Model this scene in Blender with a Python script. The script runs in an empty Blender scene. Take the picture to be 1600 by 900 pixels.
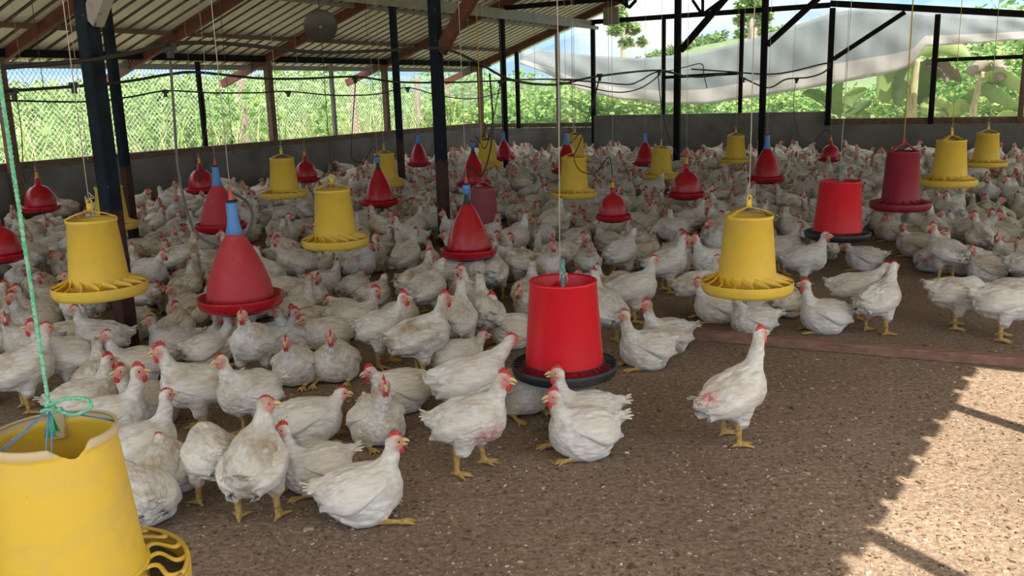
import bpy, bmesh, math, random
import numpy as np
from mathutils import Matrix, Vector
from math import sin, cos, tan, pi, radians, atan2, sqrt

random.seed(7)
RNG = np.random.default_rng(11)
SC = bpy.context.scene
COL = SC.collection

# ------------------------------------------------------------------ camera, sky, sun, exposure
FPX, PITCH, ROLL, CAMH = 1386.0, radians(12.4), radians(1.8), 1.3
FW = np.array([0, cos(PITCH), -sin(PITCH)])
_r0 = np.array([1.0, 0, 0]); _u0 = np.array([0, sin(PITCH), cos(PITCH)])
RT = cos(ROLL) * _r0 - sin(ROLL) * _u0
UP = sin(ROLL) * _r0 + cos(ROLL) * _u0
CAM = np.array([0, 0, CAMH])
cd = bpy.data.cameras.new('camera'); cam = bpy.data.objects.new('camera', cd); COL.objects.link(cam)
cd.sensor_width = 36.0; cd.lens = FPX / 1600 * 36.0; cd.clip_start = 0.05; cd.clip_end = 2000
M = Matrix([[RT[0], UP[0], -FW[0], 0], [RT[1], UP[1], -FW[1], 0], [RT[2], UP[2], -FW[2], CAMH], [0, 0, 0, 1]])
cam.matrix_world = M
SC.camera = cam
SC.view_settings.view_transform = 'Standard'; SC.view_settings.look = 'None'
SC.view_settings.gamma = 1.0; SC.view_settings.use_curve_mapping = False
SC.view_settings.exposure = 1.62

SUN_EL = radians(56); SUN_AZ = np.array([0.45, -0.89])
SUN_STRENGTH = 3.2
SKY_STRENGTH = 1.15

w = bpy.data.worlds.new('sky'); SC.world = w; w.use_nodes = True
nt = w.node_tree; nt.nodes.clear()
def wn(t, **k):
    n = nt.nodes.new(t)
    for a, b in k.items(): setattr(n, a, b)
    return n
out = wn('ShaderNodeOutputWorld'); bg = wn('ShaderNodeBackground'); bg.inputs['Strength'].default_value = SKY_STRENGTH
tc = wn('ShaderNodeTexCoord'); mp = wn('ShaderNodeMapping'); mp.inputs['Scale'].default_value = (1, 1, 2.6)
mp.inputs['Location'].default_value = (0.35, 0.1, 0.0)
nz = wn('ShaderNodeTexNoise'); nz.inputs['Scale'].default_value = 2.6; nz.inputs['Detail'].default_value = 7; nz.inputs['Roughness'].default_value = 0.6
cr = wn('ShaderNodeValToRGB'); cr.color_ramp.elements[0].position = 0.49; cr.color_ramp.elements[1].position = 0.66
sep = wn('ShaderNodeSeparateXYZ'); gr = wn('ShaderNodeValToRGB')
gr.color_ramp.elements[0].position = 0.0; gr.color_ramp.elements[0].color = (0.17, 0.26, 0.34, 1)
gr.color_ramp.elements[1].position = 0.22; gr.color_ramp.elements[1].color = (0.10, 0.21, 0.38, 1)
_e = gr.color_ramp.elements.new(0.55); _e.color = (0.93, 0.88, 0.82, 1)
mx = wn('ShaderNodeMix', data_type='RGBA'); mx.inputs[7].default_value = (0.63, 0.60, 0.56, 1)
L = nt.links.new
L(tc.outputs['Generated'], mp.inputs['Vector']); L(mp.outputs['Vector'], nz.inputs['Vector']); L(nz.outputs['Fac'], cr.inputs['Fac'])
L(tc.outputs['Generated'], sep.inputs[0]); L(sep.outputs['Z'], gr.inputs['Fac'])
_mr = wn('ShaderNodeMapRange'); _mr.inputs['From Min'].default_value = 0.0; _mr.inputs['From Max'].default_value = 0.3; _mr.inputs['To Min'].default_value = 0.55; _mr.inputs['To Max'].default_value = 1.0
_mu = wn('ShaderNodeMath', operation='MULTIPLY'); L(sep.outputs['Z'], _mr.inputs['Value']); L(_mr.outputs[0], _mu.inputs[0]); L(cr.outputs['Color'], _mu.inputs[1]); L(_mu.outputs[0], mx.inputs[0]); L(gr.outputs['Color'], mx.inputs[6]); L(mx.outputs[2], bg.inputs['Color']); L(bg.outputs[0], out.inputs['Surface'])

sd = bpy.data.lights.new('sun', 'SUN'); sd.energy = SUN_STRENGTH; sd.angle = radians(0.55); sd.color = (1.0, 0.91, 0.76)
sun = bpy.data.objects.new('sun', sd); COL.objects.link(sun)
_sv = Vector((SUN_AZ[0], SUN_AZ[1], tan(SUN_EL))).normalized()
sun.rotation_euler = _sv.to_track_quat('Z', 'Y').to_euler()

# ------------------------------------------------------------------ placing helpers (a pixel of the 1600x900 photo -> a point of the place)
def ray(x, y): return FW + RT * (x - 800) / FPX + UP * (450 - y) / FPX
def at_z(x, y, z=0.0):
    d = ray(x, y); return CAM + d * ((z - CAMH) / d[2])
def at_depth(x, y, D): return CAM + ray(x, y) * D
def on_plane(x, y, P, n):
    d = ray(x, y); return CAM + d * (((P - CAM) @ n) / (d @ n))
def pix(P):
    d = np.asarray(P, float) - CAM; q = d @ FW
    return 800 + FPX * (d @ RT) / q, 450 - FPX * (d @ UP) / q, q
# the shed's own axes: u runs along the netted long wall away from the camera, v runs along the end wall to the open side
U3 = np.array([0.49, 0.8717, 0]); V3 = np.array([0.8717, -0.49, 0]); Z3 = np.array([0, 0, 1.0])
CORNER = np.array([-0.47, 18.55, 0.0])
def sh(s, t, z=0.0): return CORNER + V3 * s + U3 * t + Z3 * z
def st(P):
    d = np.asarray(P) - CORNER; return d @ V3, d @ U3
def in_v(x, y, s): return on_plane(x, y, sh(s, 0), V3)      # hit on the plane at distance s from the long wall
def in_u(x, y, t): return on_plane(x, y, sh(0, t), U3)
RIDGE_S, EAVE_S, EAVE_Z0, SLOPE_L = 5.3, 10.5, 1.93, 0.345
RIDGE_Z = EAVE_Z0 + SLOPE_L * RIDGE_S
SLOPE_R = (RIDGE_Z - 2.25) / (EAVE_S - RIDGE_S)
def roof_z(s): return EAVE_Z0 + SLOPE_L * s if s < RIDGE_S else RIDGE_Z - SLOPE_R * (s - RIDGE_S)

# ------------------------------------------------------------------ materials
def mat(name, color, rough=0.6, metal=0.0, spec=0.5):
    m = bpy.data.materials.new(name); m.use_nodes = True
    b = m.node_tree.nodes['Principled BSDF']
    b.inputs['Base Color'].default_value = (*color, 1); b.inputs['Roughness'].default_value = rough
    b.inputs['Metallic'].default_value = metal; b.inputs['Specular IOR Level'].default_value = spec
    return m
def N(m, t, **k):
    n = m.node_tree.nodes.new(t)
    for a, b in k.items(): setattr(n, a, b)
    return n
def K(m, a, b): m.node_tree.links.new(a, b)
def BS(m): return m.node_tree.nodes['Principled BSDF']
def noise(m, scale, detail=4, rough=0.55, vec=None, coord='Object', stretch=None):
    n = N(m, 'ShaderNodeTexNoise'); n.inputs['Scale'].default_value = scale; n.inputs['Detail'].default_value = detail; n.inputs['Roughness'].default_value = rough
    if vec is None:
        t = N(m, 'ShaderNodeTexCoord'); vec = t.outputs[coord]
    if stretch:
        mp = N(m, 'ShaderNodeMapping'); mp.inputs['Scale'].default_value = stretch; K(m, vec, mp.inputs['Vector']); vec = mp.outputs['Vector']
    K(m, vec, n.inputs['Vector']); return n.outputs['Fac']
def ramp(m, fac, stops):
    r = N(m, 'ShaderNodeValToRGB'); e = r.color_ramp.elements
    e[0].position, e[1].position = stops[0][0], stops[-1][0]
    e[0].color = (*stops[0][1], 1); e[1].color = (*stops[-1][1], 1)
    for p, c in stops[1:-1]:
        q = e.new(p); q.color = (*c, 1)
    K(m, fac, r.inputs['Fac']); return r.outputs['Color']
def mixc(m, fac, a, b, mode='MIX'):
    n = N(m, 'ShaderNodeMix', data_type='RGBA', blend_type=mode)
    for v, i in ((fac, 0), (a, 6), (b, 7)):
        if isinstance(v, (int, float)): n.inputs[i].default_value = v
        elif isinstance(v, tuple): n.inputs[i].default_value = (*v, 1)
        else: K(m, v, n.inputs[i])
    return n.outputs[2]
def math_(m, op, a, b=0.0, clamp=False):
    n = N(m, 'ShaderNodeMath', operation=op); n.use_clamp = clamp
    for v, i in ((a, 0), (b, 1)):
        if isinstance(v, (int, float)): n.inputs[i].default_value = v
        else: K(m, v, n.inputs[i])
    return n.outputs[0]
def bump(m, h, strength=0.5, dist=0.01):
    b = N(m, 'ShaderNodeBump'); b.inputs['Strength'].default_value = strength; b.inputs['Distance'].default_value = dist
    K(m, h, b.inputs['Height']); K(m, b.outputs['Normal'], BS(m).inputs['Normal'])
def noisy(name, stops, scale, rough=0.8, detail=5, bs=0.0, bd=0.01, stretch=None, coord='Object', metal=0.0):
    m = mat(name, stops[0][1], rough, metal)
    f = noise(m, scale, detail, stretch=stretch, coord=coord)
    K(m, ramp(m, f, stops), BS(m).inputs['Base Color'])
    if bs: bump(m, f, bs, bd)
    return m

# litter: fine crumbs, darker clods, pale specks and wood shavings
M_FLOOR = mat('litter', (0.25, 0.18, 0.12), 0.95, 0, 0.15)
_tc = N(M_FLOOR, 'ShaderNodeTexCoord').outputs['Object']
f1 = noise(M_FLOOR, 1.3, 6, 0.6, _tc); f2 = noise(M_FLOOR, 55, 5, 0.7, _tc); f3 = noise(M_FLOOR, 14, 4, 0.65, _tc)
f2s = noise(M_FLOOR, 48, 6, 0.75, _tc)
base = ramp(M_FLOOR, f2s, [(0.30, (0.125, 0.090, 0.067)), (0.45, (0.265, 0.197, 0.147)), (0.56, (0.355, 0.272, 0.207)), (0.72, (0.56, 0.45, 0.35))])
big = ramp(M_FLOOR, f1, [(0.3, (0.72, 0.70, 0.69)), (0.7, (1.12, 1.10, 1.09))])
c1 = mixc(M_FLOOR, 1.0, base, big, 'MULTIPLY')
vor = N(M_FLOOR, 'ShaderNodeTexVoronoi'); vor.inputs['Scale'].default_value = 42; K(M_FLOOR, _tc, vor.inputs['Vector'])
spk = math_(M_FLOOR, 'LESS_THAN', vor.outputs['Distance'], 0.16)
sepc = N(M_FLOOR, 'ShaderNodeSeparateColor'); K(M_FLOOR, vor.outputs['Color'], sepc.inputs[0])
pick = math_(M_FLOOR, 'GREATER_THAN', sepc.outputs[0], 0.80)
c2 = mixc(M_FLOOR, math_(M_FLOOR, 'MULTIPLY', spk, pick), c1, (0.62, 0.54, 0.43))
clod = ramp(M_FLOOR, f3, [(0.27, (0.72, 0.70, 0.68)), (0.42, (1, 1, 1))])
K(M_FLOOR, mixc(M_FLOOR, 1.0, c2, clod, 'MULTIPLY'), BS(M_FLOOR).inputs['Base Color'])
hh = math_(M_FLOOR, 'ADD', math_(M_FLOOR, 'MULTIPLY', f2, 0.6), math_(M_FLOOR, 'MULTIPLY', f3, 1.4))
bump(M_FLOOR, hh, 0.8, 0.018)

M_SOIL = noisy('outside_soil', [(0.3, (0.36, 0.33, 0.21)), (0.7, (0.48, 0.44, 0.30))], 3, 0.95)
M_CONC = noisy('concrete', [(0.25, (0.11, 0.107, 0.098)), (0.5, (0.175, 0.170, 0.157)), (0.75, (0.26, 0.252, 0.235))], 2.2, 0.9, 8, 0.3, 0.01)
M_CONC2 = noisy('fence_concrete', [(0.3, (0.30, 0.23, 0.20)), (0.7, (0.42, 0.34, 0.30))], 6, 0.9)
M_ROOF = noisy('roof_sheet', [(0.3, (0.76, 0.76, 0.66)), (0.7, (0.86, 0.86, 0.76))], 1.1, 0.5, 5, coord='Object')
M_RIB = noisy('shaded_roof_rib', [(0.3, (0.16, 0.145, 0.10)), (0.7, (0.24, 0.215, 0.16))], 3, 0.7)  # dark tone paints in the shade inside the rib grooves
M_REDOX = noisy('red_oxide_paint', [(0.3, (0.075, 0.020, 0.014)), (0.6, (0.13, 0.035, 0.024)), (0.8, (0.20, 0.085, 0.055))], 6, 0.65, 6)
M_BROWNST = noisy('rusty_brown_steel', [(0.3, (0.10, 0.055, 0.038)), (0.7, (0.19, 0.115, 0.08))], 9, 0.75, 6)
M_BLACKST = noisy('black_steel', [(0.3, (0.006, 0.006, 0.007)), (0.7, (0.014, 0.014, 0.016))], 8, 0.6)
M_GREYST = noisy('galvanised_steel', [(0.3, (0.20, 0.20, 0.18)), (0.7, (0.30, 0.30, 0.27))], 5, 0.5, 5)
M_TIMBER = noisy('weathered_timber', [(0.3, (0.10, 0.065, 0.042)), (0.7, (0.20, 0.14, 0.095))], 7, 0.85, 6, 0.4, 0.004, (1, 1, 6))
M_PLANK = noisy('reddish_plank', [(0.25, (0.15, 0.075, 0.055)), (0.5, (0.27, 0.145, 0.105)), (0.75, (0.35, 0.21, 0.15))], 9, 0.8, 8, 0.4, 0.004, (0.25, 4, 4))
def post_mat(name, zsplit):
    m = mat(name, (0.03, 0.04, 0.06), 0.5)
    t = N(m, 'ShaderNodeTexCoord'); s = N(m, 'ShaderNodeSeparateXYZ'); K(m, t.outputs['Object'], s.inputs[0])
    nz1 = noise(m, 9, 6, 0.65, t.outputs['Object']); nz2 = noise(m, 34, 4, 0.6, t.outputs['Object'])
    z = math_(m, 'ADD', s.outputs['Z'], math_(m, 'MULTIPLY', nz1, 0.35))
    f = math_(m, 'GREATER_THAN', z, zsplit + 0.17)
    paint = ramp(m, nz1, [(0.3, (0.007, 0.010, 0.015)), (0.6, (0.014, 0.022, 0.034)), (0.8, (0.028, 0.03, 0.033))])
    rust = ramp(m, nz1, [(0.3, (0.038, 0.022, 0.018)), (0.6, (0.085, 0.042, 0.032)), (0.8, (0.13, 0.075, 0.055))])
    c = mixc(m, f, rust, paint)
    chip = math_(m, 'GREATER_THAN', math_(m, 'MULTIPLY', nz2, nz1), 0.42)
    K(m, mixc(m, chip, c, (0.30, 0.29, 0.28)), BS(m).inputs['Base Color'])
    return m
M_POST = post_mat('blue_grey_post_paint', 0.75)
for _m in (M_POST, M_BLACKST): BS(_m).inputs['Specular IOR Level'].default_value = 0.15; BS(_m).inputs['Roughness'].default_value = 0.8

def plastic(name, col, dirt, amount=0.5, rough=0.38):
    m = mat(name, col, rough)
    f = noise(m, 5.5, 7, 0.65); g = noise(m, 30, 3, 0.6)
    fac = math_(m, 'MULTIPLY', ramp_f(m, f, 0.45, 0.72), amount)
    c = mixc(m, fac, col, dirt)
    sp = math_(m, 'GREATER_THAN', g, 0.735)
    K(m, mixc(m, math_(m, 'MULTIPLY', sp, 0.75), c, (0.12, 0.08, 0.03)), BS(m).inputs['Base Color'])
    K(m, math_(m, 'ADD', rough - 0.05, math_(m, 'MULTIPLY', f, 0.25)), BS(m).inputs['Roughness'])
    return m
def ramp_f(m, fac, a, b):
    n = N(m, 'ShaderNodeMapRange'); n.clamp = True
    n.inputs['From Min'].default_value = a; n.inputs['From Max'].default_value = b
    K(m, fac, n.inputs['Value']); return n.outputs[0]
M_YEL = plastic('yellow_plastic', (0.92, 0.62, 0.075), (0.58, 0.40, 0.15), 0.45)
M_YELOLD = plastic('worn_yellow_plastic', (0.78, 0.53, 0.05), (0.58, 0.40, 0.16), 0.75, 0.42)
M_YELEDGE = mat('scuffed_yellow_edge', (0.62, 0.50, 0.30), 0.7)
M_RED = plastic('red_plastic', (0.74, 0.008, 0.022), (0.62, 0.03, 0.04), 0.5, 0.3)
M_REDDRINK = plastic('glossy_red_plastic', (0.50, 0.008, 0.020), (0.44, 0.035, 0.035), 0.4, 0.22)
M_REDDULL = plastic('dusty_red_plastic', (0.52, 0.03, 0.045), (0.50, 0.16, 0.13), 0.6, 0.5)
M_PINK = plastic('faded_pink_plastic', (0.42, 0.09, 0.11), (0.42, 0.20, 0.19), 0.6, 0.6)
M_DKRED = plastic('dark_red_plastic', (0.30, 0.012, 0.035), (0.30, 0.05, 0.06), 0.5, 0.45)
M_BLKPL = noisy('black_plastic', [(0.3, (0.012, 0.014, 0.018)), (0.7, (0.035, 0.038, 0.044))], 12, 0.45)
M_BLUEPL = mat('blue_plastic', (0.10, 0.30, 0.72), 0.4)
M_VALVEY = mat('yellow_valve', (0.70, 0.45, 0.03), 0.45)
M_VALVER = mat('red_valve', (0.65, 0.10, 0.08), 0.45)
M_HOSE = mat('dark_hose', (0.018, 0.018, 0.020), 0.5)
M_HOSEG = mat('grey_hose', (0.11, 0.11, 0.105), 0.5)
M_CORD = mat('pale_cord', (0.52, 0.48, 0.42), 0.85)
M_CORDY = mat('yellow_cord', (0.62, 0.36, 0.04), 0.8)
M_CORDD = mat('dark_cord', (0.05, 0.045, 0.04), 0.8)
M_TEAL = mat('teal_rod', (0.10, 0.36, 0.32), 0.5)
M_GRNROPE = noisy('green_rope', [(0.35, (0.10, 0.42, 0.25)), (0.65, (0.28, 0.62, 0.44))], 120, 0.8, 2, 0.6, 0.003)
M_BLUESTR = mat('blue_string', (0.16, 0.30, 0.60), 0.7)
M_DISH = noisy('dull_grey_dish', [(0.3, (0.05, 0.05, 0.046)), (0.7, (0.085, 0.085, 0.078))], 3, 0.45, 4, metal=0.3)

# hens
M_FEA = mat('white_feathers', (0.8, 0.77, 0.72), 0.8, 0, 0.15)
m = M_FEA
oc = N(m, 'ShaderNodeTexCoord').outputs['Object']
oi = N(m, 'ShaderNodeObjectInfo'); sc_ = N(m, 'ShaderNodeSeparateColor'); K(m, oi.outputs['Color'], sc_.inputs[0])
ah = N(m, 'ShaderNodeAttribute'); ah.attribute_name = 'tint'
dirt = math_(m, 'ADD', sc_.outputs[0], ah.outputs['Fac'])
off = N(m, 'ShaderNodeVectorMath', operation='ADD'); K(m, oc, off.inputs[0])
cmb = N(m, 'ShaderNodeCombineXYZ'); K(m, math_(m, 'MULTIPLY', dirt, 9.0), cmb.inputs[0]); K(m, cmb.outputs[0], off.inputs[1])
n1 = noise(m, 9, 5, 0.6, off.outputs[0], stretch=(1, 1.3, 1.3)); n2 = noise(m, 24, 6, 0.72, off.outputs[0], stretch=(0.5, 1.5, 1.5))
white = ramp(m, n2, [(0.26, (0.56, 0.515, 0.46)), (0.40, (0.80, 0.76, 0.70)), (0.56, (0.90, 0.875, 0.83))])
stain = math_(m, 'MULTIPLY', ramp_f(m, n1, 0.44, 0.70), math_(m, 'ADD', 0.15, math_(m, 'MULTIPLY', dirt, 1.35)), True)
c = mixc(m, stain, white, (0.47, 0.335, 0.195))
dk = math_(m, 'MULTIPLY', ramp_f(m, n2, 0.60, 0.74), math_(m, 'MULTIPLY', dirt, 0.55), True)
c = mixc(m, dk, c, (0.30, 0.21, 0.13))
at = N(m, 'ShaderNodeAttribute'); at.attribute_name = 'zone'
sz = N(m, 'ShaderNodeSeparateColor'); K(m, at.outputs['Color'], sz.inputs[0])
pinkn = noise(m, 70, 3, 0.6, oc)
face = ramp(m, pinkn, [(0.3, (0.66, 0.19, 0.15)), (0.7, (0.80, 0.38, 0.30))])
c = mixc(m, math_(m, 'MULTIPLY', sz.outputs[1], 0.85), c, face)
bald = mixc(m, ramp_f(m, noise(m, 60, 4, 0.7, oc, stretch=(0.6, 1.4, 1.0)), 0.42, 0.60), (0.62, 0.22, 0.20), (0.82, 0.62, 0.56))
c = mixc(m, sz.outputs[2], c, bald)
legn = noise(m, 60, 3, 0.6, oc)
leg = ramp(m, legn, [(0.3, (0.42, 0.24, 0.07)), (0.6, (0.68, 0.45, 0.14))])
c = mixc(m, sz.outputs[0], c, leg)
CFEA = c
vr = N(m, 'ShaderNodeTexVoronoi'); vr.inputs['Scale'].default_value = 44
mp_ = N(m, 'ShaderNodeMapping'); mp_.inputs['Scale'].default_value = (0.55, 1.3, 1.3); K(m, off.outputs[0], mp_.inputs['Vector']); K(m, mp_.outputs['Vector'], vr.inputs['Vector'])
sc2 = ramp(m, vr.outputs['Distance'], [(0.25, (1, 1, 1)), (0.62, (0.80, 0.775, 0.74))])
K(m, mixc(m, 0.55, CFEA, sc2, 'MULTIPLY'), BS(m).inputs['Base Color'])
hgt = math_(m, 'ADD', math_(m, 'MULTIPLY', vr.outputs['Distance'], -0.8), math_(m, 'MULTIPLY', n2, 1.0))
bump(m, hgt, 0.75, 0.010)
BS(m).inputs['Sheen Weight'].default_value = 0.15
M_WING = mat('wing_feathers', (0.8, 0.76, 0.7), 0.75, 0, 0.15)
m = M_WING
oc = N(m, 'ShaderNodeTexCoord').outputs['Object']
oi = N(m, 'ShaderNodeObjectInfo'); sc_ = N(m, 'ShaderNodeSeparateColor'); K(m, oi.outputs['Color'], sc_.inputs[0])
ah = N(m, 'ShaderNodeAttribute'); ah.attribute_name = 'tint'
dirt = math_(m, 'ADD', sc_.outputs[0], ah.outputs['Fac'])
n1 = noise(m, 16, 5, 0.65, oc, stretch=(0.45, 1, 2.2)); n2 = noise(m, 60, 4, 0.7, oc, stretch=(0.2, 1, 1.6))
c = ramp(m, n2, [(0.28, (0.62, 0.575, 0.51)), (0.44, (0.82, 0.78, 0.715)), (0.60, (0.90, 0.87, 0.82))])
stain = math_(m, 'MULTIPLY', ramp_f(m, n1, 0.42, 0.68), math_(m, 'ADD', 0.16, math_(m, 'MULTIPLY', dirt, 1.0)), True)
K(m, mixc(m, stain, c, (0.50, 0.375, 0.225)), BS(m).inputs['Base Color'])
bump(m, n2, 0.4, 0.006)
M_COMB = noisy('comb_skin', [(0.3, (0.52, 0.028, 0.03)), (0.7, (0.70, 0.075, 0.065))], 50, 0.45, 3)
M_BEAK = noisy('horn_beak', [(0.3, (0.62, 0.36, 0.15)), (0.7, (0.78, 0.56, 0.30))], 40, 0.4, 3)
M_EYE = mat('dark_eye', (0.02, 0.012, 0.008), 0.15)

# outdoors
def leafmat(name, stops, trans=0.35, rough=0.5):
    m = mat(name, stops[0][1], rough, 0, 0.3)
    a = N(m, 'ShaderNodeAttribute'); a.attribute_name = 'leaf'
    col = ramp(m, a.outputs['Fac'], stops); K(m, col, BS(m).inputs['Base Color'])
    tr = N(m, 'ShaderNodeBsdfTranslucent'); K(m, col, tr.inputs['Color'])
    ms = N(m, 'ShaderNodeMixShader'); ms.inputs[0].default_value = trans
    K(m, BS(m).outputs[0], ms.inputs[1]); K(m, tr.outputs[0], ms.inputs[2])
    K(m, ms.outputs[0], m.node_tree.nodes['Material Output'].inputs['Surface'])
    return m
M_LEAF = leafmat('bush_leaves', [(0.0, (0.06, 0.14, 0.04)), (0.4, (0.16, 0.33, 0.085)), (0.8, (0.30, 0.48, 0.16)), (1.0, (0.52, 0.60, 0.27))])
M_STRAW = leafmat('grass_blades', [(0.0, (0.17, 0.32, 0.09)), (0.5, (0.32, 0.45, 0.17)), (1.0, (0.62, 0.55, 0.34))])
M_TREE = leafmat('tree_leaves', [(0.0, (0.07, 0.15, 0.05)), (0.6, (0.20, 0.34, 0.12)), (1.0, (0.42, 0.52, 0.24))], 0.3)
M_BANANA = leafmat('banana_leaf', [(0.0, (0.13, 0.23, 0.10)), (0.5, (0.30, 0.46, 0.20)), (1.0, (0.50, 0.62, 0.28))], 0.4, 0.35)
M_DRYLEAF = leafmat('dry_banana_leaf', [(0.0, (0.20, 0.185, 0.15)), (1.0, (0.42, 0.39, 0.32))], 0.2, 0.8)
M_TRUNK = noisy('pale_trunk', [(0.3, (0.26, 0.22, 0.18)), (0.7, (0.50, 0.44, 0.36))], 7, 0.85, 5, stretch=(3, 3, 0.6))
M_PSEUDO = noisy('banana_stem', [(0.3, (0.24, 0.24, 0.12)), (0.5, (0.42, 0.40, 0.24)), (0.75, (0.55, 0.50, 0.38))], 9, 0.7, 5, stretch=(2, 2, 0.5))
M_HILL = noisy('distant_hill', [(0.3, (0.085, 0.15, 0.065)), (0.7, (0.15, 0.21, 0.10))], 0.6, 0.95)

def netting(name, cell_u, cell_v, wire, col, diamond=True):
    """A thin woven net: uv in metres, wires opaque, holes clear."""
    m = bpy.data.materials.new(name); m.use_nodes = True; nt = m.node_tree
    b = BS(m); b.inputs['Base Color'].default_value = (*col, 1); b.inputs['Roughness'].default_value = 0.7
    uv = N(m, 'ShaderNodeUVMap'); s = N(m, 'ShaderNodeSeparateXYZ'); K(m, uv.outputs[0], s.inputs[0])
    a = math_(m, 'DIVIDE', s.outputs[0], cell_u); c = math_(m, 'DIVIDE', s.outputs[1], cell_v)
    if diamond: a, c = math_(m, 'ADD', a, c), math_(m, 'SUBTRACT', a, c)
    def line(x):
        f = math_(m, 'ABSOLUTE', math_(m, 'SUBTRACT', math_(m, 'FRACT', math_(m, 'ADD', x, 100.0)), 0.5))
        return math_(m, 'GREATER_THAN', f, 0.5 - wire)
    mask = math_(m, 'MAXIMUM', line(a), line(c))
    tr = N(m, 'ShaderNodeBsdfTransparent'); ms = N(m, 'ShaderNodeMixShader')
    K(m, mask, ms.inputs[0]); K(m, tr.outputs[0], ms.inputs[1]); K(m, b.outputs[0], ms.inputs[2])
    K(m, ms.outputs[0], nt.nodes['Material Output'].inputs['Surface'])
    return m
M_WIRE = netting('wire_mesh', 0.055, 0.075, 0.045, (0.42, 0.42, 0.38))
M_CHAIN = netting('chain_link', 0.085, 0.085, 0.05, (0.58, 0.62, 0.56))
M_INSECT = netting('fine_net', 0.022, 0.022, 0.05, (0.62, 0.66, 0.68), False)
M_TARP = mat('shade_cloth', (0.62, 0.63, 0.65), 0.8)
m = M_TARP
uvn = N(m, 'ShaderNodeUVMap'); sx = N(m, 'ShaderNodeSeparateXYZ'); K(m, uvn.outputs[0], sx.inputs[0])
fn = noise(m, 1.2, 6, 0.6)
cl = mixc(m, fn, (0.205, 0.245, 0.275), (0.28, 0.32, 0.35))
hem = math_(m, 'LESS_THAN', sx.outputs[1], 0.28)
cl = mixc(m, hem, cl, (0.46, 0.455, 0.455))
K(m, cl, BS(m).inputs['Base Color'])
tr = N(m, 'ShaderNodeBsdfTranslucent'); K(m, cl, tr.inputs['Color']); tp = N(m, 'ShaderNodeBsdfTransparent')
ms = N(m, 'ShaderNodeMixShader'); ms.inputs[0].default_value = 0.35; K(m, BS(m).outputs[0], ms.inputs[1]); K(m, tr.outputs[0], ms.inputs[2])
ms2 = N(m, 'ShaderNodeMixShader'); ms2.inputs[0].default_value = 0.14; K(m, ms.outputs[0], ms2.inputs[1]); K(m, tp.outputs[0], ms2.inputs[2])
K(m, ms2.outputs[0], m.node_tree.nodes['Material Output'].inputs['Surface'])

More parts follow.
